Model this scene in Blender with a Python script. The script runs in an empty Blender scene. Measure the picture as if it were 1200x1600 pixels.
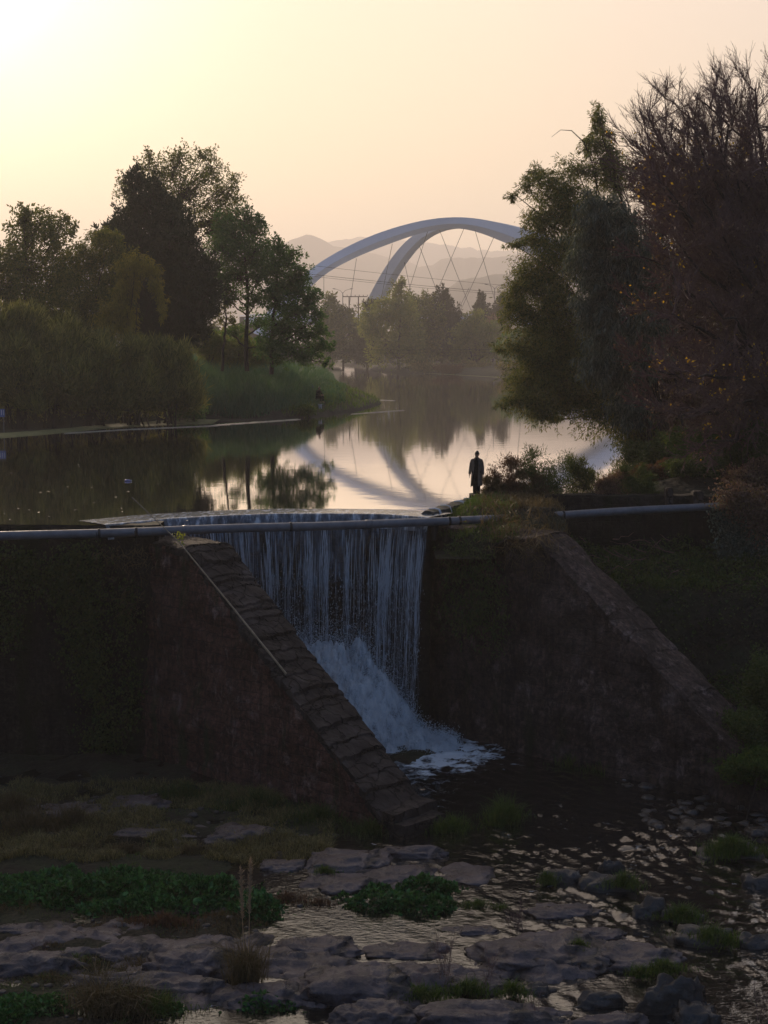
import bpy, bmesh, math, random
import numpy as np
from mathutils import Vector, Matrix
rng = np.random.default_rng(7)
random.seed(7)
C = bpy.context.scene.collection
sc = bpy.context.scene

# ------------------------------------------------------------------ camera model
CAMZ = 5.6
F = 2222.2                       # focal length in pixels of the 1200x1600 photograph (50 mm on 36 mm)
PITCH = math.atan(252 / F)
cp, sp = math.cos(PITCH), math.sin(PITCH)
CAM = np.array([0, 0, CAMZ])
def ray(px, py):
    x = (px - 600) / F; y = (800 - py) / F
    return np.array([x, cp + y * sp, -sp + y * cp])
def P(px, py, z):
    d = ray(px, py); return CAM + d * ((z - CAMZ) / d[2])
def PY(px, py, Y):
    d = ray(px, py); return CAM + d * (Y / d[1])
def pxm(Y): return Y / F          # metres per photo pixel at depth Y
def lin(h):
    h = h.lstrip('#'); o = []
    for i in (0, 2, 4):
        c = int(h[i:i+2], 16) / 255
        o.append(c / 12.92 if c <= 0.04045 else ((c + 0.055) / 1.055) ** 2.4)
    return (*o, 1)

# ------------------------------------------------------------------ noise (numpy)
_perm = np.random.default_rng(3).permutation(256); _perm = np.concatenate([_perm, _perm, _perm])
_g = np.random.default_rng(4).normal(size=(256, 3)); _g /= np.linalg.norm(_g, axis=1)[:, None]
def noise3(x, y, z):
    x, y, z = np.broadcast_arrays(np.asarray(x, float), np.asarray(y, float), np.asarray(z, float))
    xi, yi, zi = np.floor(x).astype(int), np.floor(y).astype(int), np.floor(z).astype(int)
    xf, yf, zf = x - xi, y - yi, z - zi
    f = lambda t: t * t * t * (t * (t * 6 - 15) + 10)
    u, v, w = f(xf), f(yf), f(zf)
    r = 0
    for dx in (0, 1):
        for dy in (0, 1):
            for dz in (0, 1):
                h = _perm[_perm[_perm[(xi + dx) & 255] + ((yi + dy) & 255)] + ((zi + dz) & 255)]
                g = _g[h]
                d = g[..., 0] * (xf - dx) + g[..., 1] * (yf - dy) + g[..., 2] * (zf - dz)
                r = r + d * (u if dx else 1 - u) * (v if dy else 1 - v) * (w if dz else 1 - w)
    return r * 1.5
def fbm(x, y, z, o=4, lac=2.1, gain=0.5):
    a, s, r = 1.0, 1.0, 0
    for i in range(o):
        r = r + a * noise3(x * s + 17.3 * i, y * s + 9.1 * i, z * s + 4.7 * i); a *= gain; s *= lac
    return r
def sstep(a, b, x):
    t = np.clip((np.asarray(x, float) - a) / (b - a), 0, 1); return t * t * (3 - 2 * t)

# ------------------------------------------------------------------ objects
def root_loc(o):
    while o.parent: o = o.parent
    return np.array(o.location)
def link(o, parent=None):
    C.objects.link(o)
    if parent: o.parent = parent
    return o
def tag(o, label=None, cat=None, group=None, kind=None):
    if label: o['label'] = label
    if cat: o['category'] = cat
    if group: o['group'] = group
    if kind: o['kind'] = kind
    return o
def thing(name, label, cat, base, group=None):
    o = bpy.data.objects.new(name, None); o.location = tuple(base); o.empty_display_size = .1
    return tag(link(o), label, cat, group)
def qmesh(name, V, Q, mat, parent=None, base=None, smooth=False):
    """one mesh object from a numpy vertex array and a quad (or triangle) index array, world coordinates"""
    V = np.asarray(V, np.float32); Q = np.asarray(Q, np.int32)
    off = root_loc(parent) if parent else (np.asarray(base) if base is not None else np.zeros(3))
    V = V - off.astype(np.float32)
    me = bpy.data.meshes.new(name); k = Q.shape[1]; n = len(Q)
    me.vertices.add(len(V)); me.vertices.foreach_set('co', V.ravel())
    me.loops.add(n * k); me.loops.foreach_set('vertex_index', Q.ravel())
    me.polygons.add(n)
    me.polygons.foreach_set('loop_start', np.arange(0, n * k, k, dtype=np.int32))
    me.polygons.foreach_set('loop_total', np.full(n, k, np.int32))
    me.polygons.foreach_set('use_smooth', np.full(n, smooth))
    me.update(calc_edges=True); me.validate()
    if mat: me.materials.append(mat)
    o = bpy.data.objects.new(name, me)
    if parent is None and base is not None: o.location = tuple(base)
    return link(o, parent)
def pmesh(name, V, Fs, mat, parent=None, base=None, smooth=False):
    off = root_loc(parent) if parent else (np.asarray(base) if base is not None else np.zeros(3))
    me = bpy.data.meshes.new(name)
    me.from_pydata([tuple(np.asarray(v, float) - off) for v in V], [], [tuple(map(int, f)) for f in Fs]); me.update()
    if mat: me.materials.append(mat)
    if smooth:
        for p in me.polygons: p.use_smooth = True
    o = bpy.data.objects.new(name, me)
    if parent is None and base is not None: o.location = tuple(base)
    return link(o, parent)
def gridq(nu, nv, wrapu=False):
    """quads for a grid of nu columns (fast index) x nv rows"""
    i = np.arange(nu if wrapu else nu - 1); j = np.arange(nv - 1)
    I, J = np.meshgrid(i, j); I, J = I.ravel(), J.ravel(); I2 = (I + 1) % nu
    return np.stack([J * nu + I, J * nu + I2, (J + 1) * nu + I2, (J + 1) * nu + I], 1)
class MB:
    def __init__(s): s.V = []; s.Q = []; s.n = 0
    def add(s, V, Q):
        V = np.asarray(V, float); s.V.append(V); s.Q.append(np.asarray(Q, int) + s.n); s.n += len(V)
    def build(s, name, mat, parent=None, base=None, smooth=False):
        return qmesh(name, np.concatenate(s.V), np.concatenate(s.Q), mat, parent, base, smooth)
    def tube(s, pts, radii, k=6):
        pts = np.asarray(pts, float); n = len(pts); radii = np.broadcast_to(radii, (n,))
        t = np.gradient(pts, axis=0); t /= np.linalg.norm(t, axis=1)[:, None] + 1e-9
        ref = np.array([0, 0, 1.]) if abs(t[0][2]) < .9 else np.array([1., 0, 0])
        a = np.cross(t, ref); a /= np.linalg.norm(a, axis=1)[:, None] + 1e-9
        b = np.cross(t, a)
        ang = np.linspace(0, 2 * np.pi, k, endpoint=False)
        V = pts[:, None] + radii[:, None, None] * (a[:, None] * np.cos(ang)[None, :, None] + b[:, None] * np.sin(ang)[None, :, None])
        s.add(V.reshape(-1, 3), gridq(k, n, True))
        if k == 4: 
            s.add(V[0], [[3, 2, 1, 0]]); s.add(V[-1], [[0, 1, 2, 3]])
        elif k >= 6 and k % 2 == 0:
            for ring in (V[0][::-1], V[-1]):
                q = [[0, i, i + 1, i + 2] for i in range(1, k - 2, 2)]
                s.add(ring, q)
    def segs(s, A, B, r0, r1, k=3):
        A = np.asarray(A, float); B = np.asarray(B, float); n = len(A)
        if n == 0: return
        t = B - A; t /= np.linalg.norm(t, axis=1)[:, None] + 1e-9
        ref = np.where(np.abs(t[:, 2:3]) < .9, [[0, 0, 1.]], [[1., 0, 0]])
        a = np.cross(t, ref); a /= np.linalg.norm(a, axis=1)[:, None] + 1e-9
        b = np.cross(t, a); ang = np.linspace(0, 2 * np.pi, k, endpoint=False)
        ring = a[:, None] * np.cos(ang)[None, :, None] + b[:, None] * np.sin(ang)[None, :, None]
        r0 = np.broadcast_to(r0, (n,))[:, None, None]; r1 = np.broadcast_to(r1, (n,))[:, None, None]
        V = np.concatenate([A[:, None] + ring * r0, B[:, None] + ring * r1], 1).reshape(-1, 3)
        q = np.array([[i, (i + 1) % k, k + (i + 1) % k, k + i] for i in range(k)])
        s.add(V, (q[None] + (np.arange(n) * 2 * k)[:, None, None]).reshape(-1, 4))
    def box(s, lo, hi):
        (a, b, c), (d, e, f) = lo, hi
        V = [(a,b,c),(d,b,c),(d,e,c),(a,e,c),(a,b,f),(d,b,f),(d,e,f),(a,e,f)]
        s.add(V, [(0,3,2,1),(4,5,6,7),(0,1,5,4),(1,2,6,5),(2,3,7,6),(3,0,4,7)])
def unit(v): v = np.asarray(v, float); return v / (np.linalg.norm(v, axis=-1, keepdims=True) + 1e-9)
def leafquads(Pn, D, L, W, bend=0.0, r=rng):
    """one folded diamond leaf per point"""
    n = len(Pn); D = unit(D); s = unit(np.cross(D, r.normal(size=(n, 3)))); u = np.cross(s, D)
    L = np.broadcast_to(L, (n,))[:, None]; W = np.broadcast_to(W, (n,))[:, None]
    m = Pn + D * L * .45 - u * L * bend
    V = np.stack([Pn, m + s * W * .5, Pn + D * L, m - s * W * .5], 1).reshape(-1, 3)
    return V, np.arange(n * 4).reshape(-1, 4)
def blades(B, H, W, lean, r=rng, droop=.35):
    """grass blades: strips of two quads with a bent tip"""
    n = len(B); az = r.uniform(0, 2 * np.pi, n); d = np.stack([np.cos(az), np.sin(az), 0 * az], 1)
    az2 = r.uniform(0, 2 * np.pi, n); s = np.stack([np.cos(az2), np.sin(az2), 0 * az2], 1)
    H = np.broadcast_to(H, (n,))[:, None]; W = np.broadcast_to(W, (n,))[:, None]; lean = np.broadcast_to(lean, (n,))[:, None]
    up = np.array([[0, 0, 1.]])
    m = B + up * H * .6 + d * H * lean * .35; t = B + up * H * (1 - droop * lean) + d * H * lean
    V = np.stack([B - s * W * .5, B + s * W * .5, m + s * W * .4, m - s * W * .4, t + s * W * .06, t - s * W * .06], 1).reshape(-1, 3)
    q = np.array([[0, 1, 2, 3], [3, 2, 4, 5]])
    return V, (q[None] + (np.arange(n) * 6)[:, None, None]).reshape(-1, 4)
def inball(n, r=rng):
    d = unit(r.normal(size=(n, 3))); return d * r.uniform(0, 1, (n, 1)) ** (1 / 3)

# ------------------------------------------------------------------ materials
def newmat(name):
    m = bpy.data.materials.new(name); m.use_nodes = True; nt = m.node_tree; nt.nodes.clear()
    out = nt.nodes.new('ShaderNodeOutputMaterial'); return m, nt, out
def nd(nt, typ, **kw):
    n = nt.nodes.new(typ)
    for k, v in kw.items():
        if k in n.inputs: n.inputs[k].default_value = v
        else: setattr(n, k, v)
    return n
def ramp(nt, fac, stops):
    r = nt.nodes.new('ShaderNodeValToRGB'); e = r.color_ramp.elements
    while len(e) < len(stops): e.new(0.5)
    for i, (p, c) in enumerate(stops):
        e[i].position = p; e[i].color = c if len(c) == 4 else (*c, 1)
    nt.links.new(fac, r.inputs[0]); return r.outputs[0]
def leafmat(name, cols, trans=.45, tint=1.6, rough=.55):
    m, nt, out = newmat(name); L = nt.links.new
    g = nd(nt, 'ShaderNodeNewGeometry')
    col = ramp(nt, g.outputs['Random Per Island'], [(i / max(1, len(cols) - 1), c) for i, c in enumerate(cols)])
    p = nd(nt, 'ShaderNodeBsdfPrincipled', Roughness=rough); p.inputs['Specular IOR Level'].default_value = .25
    L(col, p.inputs['Base Color'])
    t = nd(nt, 'ShaderNodeBsdfTranslucent')
    mx = nd(nt, 'ShaderNodeMix', data_type='RGBA', blend_type='MULTIPLY'); mx.inputs[0].default_value = 1
    L(col, mx.inputs[6]); mx.inputs[7].default_value = (tint * 1.15, tint, tint * .5, 1); L(mx.outputs[2], t.inputs[0])
    ms = nd(nt, 'ShaderNodeMixShader'); ms.inputs[0].default_value = trans
    L(p.outputs[0], ms.inputs[1]); L(t.outputs[0], ms.inputs[2]); L(ms.outputs[0], out.inputs[0])
    return m
def solidmat(name, stops, scale=3.0, rough=.8, bump=.3, bscale=12.0, detail=6, spec=.3, metal=0, stretch=(1, 1, 1), moss=None, dist=.05, rrange=None, crack=0):
    """noise coloured solid; moss = (colour, threshold) grows on faces that look up"""
    m, nt, out = newmat(name); L = nt.links.new
    tc = nd(nt, 'ShaderNodeTexCoord'); mp = nd(nt, 'ShaderNodeMapping'); mp.inputs['Scale'].default_value = stretch
    L(tc.outputs['Object'], mp.inputs[0])
    n1 = nd(nt, 'ShaderNodeTexNoise', Scale=scale, Detail=detail, Roughness=.65); L(mp.outputs[0], n1.inputs['Vector'])
    col = ramp(nt, n1.outputs['Fac'], stops)
    if moss:
        g = nd(nt, 'ShaderNodeNewGeometry'); sx = nd(nt, 'ShaderNodeSeparateXYZ'); L(g.outputs['Normal'], sx.inputs[0])
        n3 = nd(nt, 'ShaderNodeTexNoise', Scale=moss[2], Detail=5); L(tc.outputs['Object'], n3.inputs['Vector'])
        ad = nd(nt, 'ShaderNodeMath', operation='MULTIPLY_ADD'); L(sx.outputs[2], ad.inputs[0]); ad.inputs[1].default_value = moss[3]; L(n3.outputs['Fac'], ad.inputs[2])
        mr = nd(nt, 'ShaderNodeMapRange'); mr.inputs[1].default_value = moss[1]; mr.inputs[2].default_value = moss[1] + .12; L(ad.outputs[0], mr.inputs[0])
        mx = nd(nt, 'ShaderNodeMix', data_type='RGBA'); L(mr.outputs[0], mx.inputs[0]); L(col, mx.inputs[6]); mx.inputs[7].default_value = moss[0]
        col = mx.outputs[2]
    if crack:
        nv = nd(nt, 'ShaderNodeTexNoise', Scale=1.6, Detail=4); L(tc.outputs['Object'], nv.inputs['Vector'])
        va = nd(nt, 'ShaderNodeMix', data_type='RGBA', blend_type='LINEAR_LIGHT'); va.inputs[0].default_value = .5; L(tc.outputs['Object'], va.inputs[6]); L(nv.outputs['Color'], va.inputs[7])
        vo = nd(nt, 'ShaderNodeTexVoronoi', feature='DISTANCE_TO_EDGE', Scale=crack); L(va.outputs[2], vo.inputs['Vector'])
        cf_ = ramp(nt, vo.outputs['Distance'], [(.0, (.18, .18, .18)), (.022, (.45, .45, .45)), (.06, (1, 1, 1))]); mc = nd(nt, 'ShaderNodeMix', data_type='RGBA', blend_type='MULTIPLY'); mc.inputs[0].default_value = 1; L(col, mc.inputs[6]); L(cf_, mc.inputs[7]); col = mc.outputs[2]
    p = nd(nt, 'ShaderNodeBsdfPrincipled', Roughness=rough, Metallic=metal); p.inputs['Specular IOR Level'].default_value = spec
    L(col, p.inputs['Base Color'])
    if rrange:
        n4 = nd(nt, 'ShaderNodeTexNoise', Scale=scale * 2.3, Detail=5); L(mp.outputs[0], n4.inputs['Vector'])
        mr2 = nd(nt, 'ShaderNodeMapRange'); mr2.inputs[1].default_value = .35; mr2.inputs[2].default_value = .65
        mr2.inputs[3].default_value, mr2.inputs[4].default_value = rrange; L(n4.outputs['Fac'], mr2.inputs[0]); L(mr2.outputs[0], p.inputs['Roughness'])
    n2 = nd(nt, 'ShaderNodeTexNoise', Scale=bscale, Detail=8, Roughness=.6); L(mp.outputs[0], n2.inputs['Vector'])
    hh = n2.outputs['Fac']
    if crack:
        cl_ = nd(nt, 'ShaderNodeMapRange'); cl_.inputs[2].default_value = .05; cl_.inputs[3].default_value = -.7; cl_.inputs[4].default_value = 0; L(vo.outputs['Distance'], cl_.inputs[0]); ah = nd(nt, 'ShaderNodeMath', operation='ADD'); L(hh, ah.inputs[0]); L(cl_.outputs[0], ah.inputs[1]); hh = ah.outputs[0]
    b = nd(nt, 'ShaderNodeBump', Strength=bump, Distance=dist); L(hh, b.inputs['Height']); L(b.outputs[0], p.inputs['Normal'])
    L(p.outputs[0], out.inputs[0]); return m
def masonry(name, c_lo, c_hi, mortar, bw=.62, bh=.3, moss=None, wear=(.30, .22, .20), bump=.5, rotz=0.0, brickmix=.5):
    """old coursed stone with plaster wear, in object space laid on the wall's plane"""
    m, nt, out = newmat(name); L = nt.links.new
    tc = nd(nt, 'ShaderNodeTexCoord'); mp = nd(nt, 'ShaderNodeMapping'); mp.inputs['Rotation'].default_value = (0, 0, rotz)
    L(tc.outputs['Object'], mp.inputs[0])
    nw = nd(nt, 'ShaderNodeTexNoise', Scale=1.3, Detail=3); L(tc.outputs['Object'], nw.inputs['Vector'])
    sx = nd(nt, 'ShaderNodeSeparateXYZ'); L(mp.outputs[0], sx.inputs[0])
    wob = nd(nt, 'ShaderNodeMath', operation='MULTIPLY_ADD'); L(nw.outputs['Fac'], wob.inputs[0]); wob.inputs[1].default_value = .22; L(sx.outputs[2], wob.inputs[2])
    cx = nd(nt, 'ShaderNodeCombineXYZ'); L(sx.outputs[0], cx.inputs[0]); L(wob.outputs[0], cx.inputs[1])
    bt = nd(nt, 'ShaderNodeTexBrick', Scale=1.0); bt.inputs['Brick Width'].default_value = bw; bt.inputs['Row Height'].default_value = bh
    bt.inputs['Mortar Size'].default_value = .022; bt.inputs['Mortar Smooth'].default_value = .6; bt.inputs['Bias'].default_value = 0
    bt.inputs['Color1'].default_value = (*c_lo, 1); bt.inputs['Color2'].default_value = (*c_hi, 1); bt.inputs['Mortar'].default_value = (*mortar, 1)
    L(cx.outputs[0], bt.inputs['Vector'])
    n1 = nd(nt, 'ShaderNodeTexNoise', Scale=.9, Detail=9, Roughness=.68); L(tc.outputs['Object'], n1.inputs['Vector'])
    base = ramp(nt, n1.outputs['Fac'], [(.3, tuple(x * .45 for x in c_lo)), (.48, c_lo), (.6, c_hi), (.75, tuple(x * 1.25 for x in c_hi))])
    mx = nd(nt, 'ShaderNodeMix', data_type='RGBA'); mx.inputs[0].default_value = brickmix; L(base, mx.inputs[6]); L(bt.outputs['Color'], mx.inputs[7]); col = mx.outputs[2]
    n3 = nd(nt, 'ShaderNodeTexNoise', Scale=1.7, Detail=8, Roughness=.7); mp3 = nd(nt, 'ShaderNodeMapping'); mp3.inputs['Location'].default_value = (4, 7, 2); mp3.inputs['Scale'].default_value = (1, 1, .7)
    L(tc.outputs['Object'], mp3.inputs[0]); L(mp3.outputs[0], n3.inputs['Vector'])
    wf = ramp(nt, n3.outputs['Fac'], [(.55, (0, 0, 0)), (.66, (1, 1, 1))])
    mx2 = nd(nt, 'ShaderNodeMix', data_type='RGBA'); L(wf, mx2.inputs[0]); L(col, mx2.inputs[6]); mx2.inputs[7].default_value = (*wear, 1); col = mx2.outputs[2]
    n6 = nd(nt, 'ShaderNodeTexNoise', Scale=7, Detail=8, Roughness=.75); L(tc.outputs['Object'], n6.inputs['Vector'])
    gr = ramp(nt, n6.outputs['Fac'], [(.34, (.35, .35, .35)), (.5, (.9, .9, .9)), (.66, (1.7, 1.65, 1.6))]); mg = nd(nt, 'ShaderNodeMix', data_type='RGBA', blend_type='MULTIPLY'); mg.inputs[0].default_value = 1; L(col, mg.inputs[6]); L(gr, mg.inputs[7]); col = mg.outputs[2]
    n7 = nd(nt, 'ShaderNodeTexNoise', Scale=2.2, Detail=6, Roughness=.7); mp7 = nd(nt, 'ShaderNodeMapping'); mp7.inputs['Scale'].default_value = (2.5, 2.5, .22); L(tc.outputs['Object'], mp7.inputs[0]); L(mp7.outputs[0], n7.inputs['Vector'])
    st7 = ramp(nt, n7.outputs['Fac'], [(.36, (.4, .4, .4)), (.55, (1, 1, 1))]); mg2 = nd(nt, 'ShaderNodeMix', data_type='RGBA', blend_type='MULTIPLY'); mg2.inputs[0].default_value = .8; L(col, mg2.inputs[6]); L(st7, mg2.inputs[7]); col = mg2.outputs[2]
    if moss:
        n4 = nd(nt, 'ShaderNodeTexNoise', Scale=.8, Detail=6, Roughness=.6); mp4 = nd(nt, 'ShaderNodeMapping'); mp4.inputs['Scale'].default_value = (1.6, 1.6, .35); mp4.inputs['Location'].default_value = (11, 3, 5)
        L(tc.outputs['Object'], mp4.inputs[0]); L(mp4.outputs[0], n4.inputs['Vector'])
        mf = ramp(nt, n4.outputs['Fac'], [(moss[1], (0, 0, 0)), (moss[1] + .12, (1, 1, 1))])
        mx3 = nd(nt, 'ShaderNodeMix', data_type='RGBA'); L(mf, mx3.inputs[0]); L(col, mx3.inputs[6]); mx3.inputs[7].default_value = (*moss[0], 1); col = mx3.outputs[2]
    p = nd(nt, 'ShaderNodeBsdfPrincipled', Roughness=.85); p.inputs['Specular IOR Level'].default_value = .25; L(col, p.inputs['Base Color'])
    n5 = nd(nt, 'ShaderNodeTexNoise', Scale=6, Detail=9, Roughness=.65); L(tc.outputs['Object'], n5.inputs['Vector'])
    hm = nd(nt, 'ShaderNodeMath', operation='MULTIPLY_ADD'); L(bt.outputs['Fac'], hm.inputs[0]); hm.inputs[1].default_value = -.5 * brickmix; L(n5.outputs['Fac'], hm.inputs[2])
    b = nd(nt, 'ShaderNodeBump', Strength=bump * 1.6, Distance=.15); L(hm.outputs[0], b.inputs['Height']); L(b.outputs[0], p.inputs['Normal'])
    L(p.outputs[0], out.inputs[0]); return m

BARK = solidmat('bark', [(.35, (.03, .022, .017)), (.65, (.075, .055, .042))], 6, .9, .5, 30, stretch=(1, 1, .25))
M_CONIFER = leafmat('conifer_needles', [(0.020, 0.033, 0.015), (0.037, 0.056, 0.022), (0.027, 0.043, 0.020)], .2, 1.4)
M_BROAD = leafmat('broad_leaves', [(.04, .065, .018), (.095, .125, .034), (.16, .17, .055)], .45)
M_FRESH = leafmat('fresh_leaves', [(.04, .10, .03), (.065, .155, .045), (.11, .19, .06)], .45, 1.5)
M_BAMBOO = leafmat('bamboo_leaves', [(.04, .065, .016), (.11, .135, .03), (.20, .19, .05)], .42)
M_GOLD = leafmat('golden_bamboo_leaves', [(.13, .13, .028), (.24, .22, .045), (.32, .27, .06)], .5)
M_DARKB = leafmat('dark_bamboo_leaves', [(.03, .05, .015), (.085, .125, .035), (.17, .20, .06), (.20, .18, .05)], .35)
M_GREY = leafmat('grey_green_leaves', [(.04, .06, .048), (.10, .135, .105), (.20, .24, .19)], .3, 1.2)
M_WILLOW = leafmat('willow_leaves', [(.10, .145, .04), (.16, .20, .06), (.20, .22, .07)], .5, 1.4)
M_FARDARK = leafmat('far_dark_leaves', [(.03, .04, .02), (.05, .06, .03)], .3)
M_REED = leafmat('reed_blades', [(.035, .10, .06), (.06, .14, .085), (.075, .15, .085)], .4, 1.3)
M_DRYREED = leafmat('dry_reed_blades', [(.065, .068, .03), (.16, .15, .07), (.32, .28, .15)], .4, 1.3)
M_BANKSHRUB = leafmat('bank_shrub_leaves', [(.07, .085, .032), (.17, .19, .07), (.30, .30, .12)], .5, 1.5)
M_DRY = leafmat('dry_grass_blades', [(.09, .07, .04), (.14, .11, .065), (.06, .055, .025)], .35, 1.3)
M_GRASS = leafmat('grass_blades', [(.035, .075, .018), (.06, .115, .026), (.10, .14, .036)], .4)
M_CRESS = leafmat('cress_leaves', [(.018, .062, .018), (.042, .13, .036), (.10, .24, .075)], .25, 1.2, .28)
M_IVY = leafmat('ivy_leaves', [(.032, .062, .018), (.058, .092, .026), (.08, .11, .03)], .3)
M_REDBUSH = leafmat('rusty_leaves', [(.09, .05, .035), (.13, .075, .05), (.06, .04, .03)], .4, 1.4)
M_YELLOW = leafmat('yellow_leaves', [(.55, .36, .02), (.65, .45, .04), (.40, .24, .02)], .5, 1.3)
M_TWIG = solidmat('twig_bark', [(.35, (.11, .062, .055)), (.65, (.24, .14, .12))], 5, .8, .2, 20)
M_LIMB = solidmat('limb_bark', [(.35, (.035, .024, .02)), (.65, (.08, .055, .048))], 5, .85, .4, 20, stretch=(1, 1, .4))
M_BROWNTREE = leafmat('withered_leaves', [(.06, .036, .03), (.15, .095, .08), (.26, .165, .14), (.16, .13, .05)], .35, 1.3)

# ------------------------------------------------------------------ sky, sun, haze
SUN_AZ, SUN_EL = math.radians(-18.5), math.radians(16.0)
S = Vector((math.sin(SUN_AZ) * math.cos(SUN_EL), math.cos(SUN_AZ) * math.cos(SUN_EL), math.sin(SUN_EL)))
W = bpy.data.worlds.new('World'); sc.world = W; W.use_nodes = True; nt = W.node_tree; nt.nodes.clear(); L = nt.links.new
wo = nd(nt, 'ShaderNodeOutputWorld')
sky = nd(nt, 'ShaderNodeTexSky'); sky.sky_type = 'NISHITA'; sky.sun_disc = False
sky.sun_elevation = SUN_EL; sky.sun_rotation = SUN_AZ; sky.dust_density = 4; sky.air_density = 1.2; sky.ozone_density = 2
bg1 = nd(nt, 'ShaderNodeBackground', Strength=.015); L(sky.outputs[0], bg1.inputs[0])
tc = nd(nt, 'ShaderNodeTexCoord'); nm = nd(nt, 'ShaderNodeVectorMath', operation='NORMALIZE'); L(tc.outputs['Generated'], nm.inputs[0])
dt = nd(nt, 'ShaderNodeVectorMath', operation='DOT_PRODUCT'); L(nm.outputs[0], dt.inputs[0]); dt.inputs[1].default_value = tuple(S)
mr = nd(nt, 'ShaderNodeMapRange'); mr.inputs[1].default_value = -1; mr.inputs[2].default_value = 1; L(dt.outputs['Value'], mr.inputs[0])
SKY = [(0, (.084, .122, .200)), (.40, (.084, .118, .188)), (.55, (.092, .118, .172)), (.72, (.18, .19, .22)), (.84, (.37, .335, .32)),
       (.905, (.69, .515, .395)), (.945, (.73, .53, .38)), (.962, (.73, .54, .37)), (.974, (.69, .515, .35)), (.984, (.62, .475, .33)), (.991, (.58, .475, .355)), (.9965, (.66, .58, .48)), (1, (.95, .90, .82))]
cr = ramp(nt, mr.outputs[0], SKY)
sz_ = nd(nt, 'ShaderNodeSeparateXYZ'); L(nm.outputs[0], sz_.inputs[0])
el = ramp(nt, sz_.outputs[2], [(.02, (1.0, 1.01, .93)), (.12, (1.03, 1.06, .98)), (.24, (1.02, 1.12, 1.22)), (.40, (.94, 1.12, 1.36)), (.7, (1, 1.08, 1.2))])
mxs = nd(nt, 'ShaderNodeMix', data_type='RGBA', blend_type='MULTIPLY'); mxs.inputs[0].default_value = 1; L(cr, mxs.inputs[6]); L(el, mxs.inputs[7])
bg2 = nd(nt, 'ShaderNodeBackground', Strength=1.0); L(mxs.outputs[2], bg2.inputs[0])
ad = nd(nt, 'ShaderNodeAddShader'); L(bg1.outputs[0], ad.inputs[0]); L(bg2.outputs[0], ad.inputs[1]); L(ad.outputs[0], wo.inputs['Surface'])
sl = bpy.data.lights.new('sun', 'SUN'); sl.energy = 2.8; sl.angle = math.radians(2.0); sl.color = (1, .77, .56)
so = link(bpy.data.objects.new('sun', sl)); so.rotation_euler = (-S).to_track_quat('-Z', 'Y').to_euler(); so.location = (-60, 200, 90)
HAZE = True
if HAZE:
    mb = MB(); mb.box((-4300, -70, -14), (4300, 6300, 462))
    hm, nt, out = newmat('haze_air'); pv = nd(nt, 'ShaderNodeVolumePrincipled', Density=.00034, Anisotropy=.33)
    pv.inputs['Color'].default_value = (1.0, .945, .92, 1); nt.links.new(pv.outputs[0], out.inputs['Volume'])
    tag(mb.build('haze', hm), kind='stuff')
cam = bpy.data.cameras.new('camera'); cam.sensor_width = 36; cam.sensor_fit = 'AUTO'; cam.lens = 50; cam.clip_end = 9000; cam.clip_start = .5
co = link(bpy.data.objects.new('camera', cam)); co.location = (0, 0, CAMZ); co.rotation_euler = (math.pi / 2 - PITCH, 0, 0); sc.camera = co
sc.view_settings.view_transform = 'Standard'; sc.view_settings.look = 'None'; sc.view_settings.gamma = 1; sc.view_settings.exposure = .35
sc.cycles.use_denoising = True
sc.cycles.max_bounces = 6; sc.cycles.diffuse_bounces = 2; sc.cycles.glossy_bounces = 3; sc.cycles.transmission_bounces = 4
sc.cycles.volume_bounces = 1; sc.cycles.transparent_max_bounces = 10; sc.cycles.sample_clamp_indirect = 4; sc.cycles.caustics_reflective = False; sc.cycles.caustics_refractive = False
sc.cycles.use_adaptive_sampling = True; sc.cycles.adaptive_threshold = .015

# ------------------------------------------------------------------ ground and water
WZ = -7.62                        # level of the stream below the weir
lip_px = [(163, 820.5), (200, 817), (260, 811), (350, 806), (430, 803), (520, 803), (600, 804), (672, 809)]
LIP = np.array([P(x, y, 0.0) for x, y in lip_px])
def polyat(poly, n):
    seg = np.linalg.norm(np.diff(poly, axis=0), axis=1); s = np.concatenate([[0], np.cumsum(seg)]); t = np.linspace(0, s[-1], n)
    return np.stack([np.interp(t, s, poly[:, i]) for i in range(poly.shape[1])], 1)
left_land = [P(*a, 0)[:2] for a in [(-420, 688), (-200, 690), (0, 682), (150, 668), (250, 664), (340, 660), (400, 658), (470, 653), (560, 641), (598, 630), (560, 618), (535, 604), (530, 590), (535, 580)]]
left_land = np.array(left_land + [(-14, 480), (-60, 700), (-3000, 700), (-3000, 80)])
right_land = np.array([(7, 54), (9.5, 56.5), (11.0, 60), (13.6, 72), (15.5, 84), (20, 100), (26, 150), (31, 215), (31, 260), (26, 296), (20, 325), (15.6, 343), (9, 358), (2, 366), (-3, 400), (-6, 480), (-40, 700), (3000, 700), (3000, 54)])
def insd(poly, X, Y):
    n = len(poly); ins = np.zeros(X.shape, bool); dist = np.full(X.shape, 1e9)
    for i in range(n):
        a, b = poly[i], poly[(i + 1) % n]
        c = ((a[1] > Y) != (b[1] > Y)); 
        with np.errstate(divide='ignore', invalid='ignore'):
            xi = (b[0] - a[0]) * (Y - a[1]) / (b[1] - a[1] + 1e-12) + a[0]
        ins ^= c & (X < xi)
        e = b - a; t = np.clip(((X - a[0]) * e[0] + (Y - a[1]) * e[1]) / (e @ e), 0, 1)
        dist = np.minimum(dist, np.hypot(X - a[0] - t * e[0], Y - a[1] - t * e[1]))
    return np.where(ins, dist, -dist)
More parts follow.
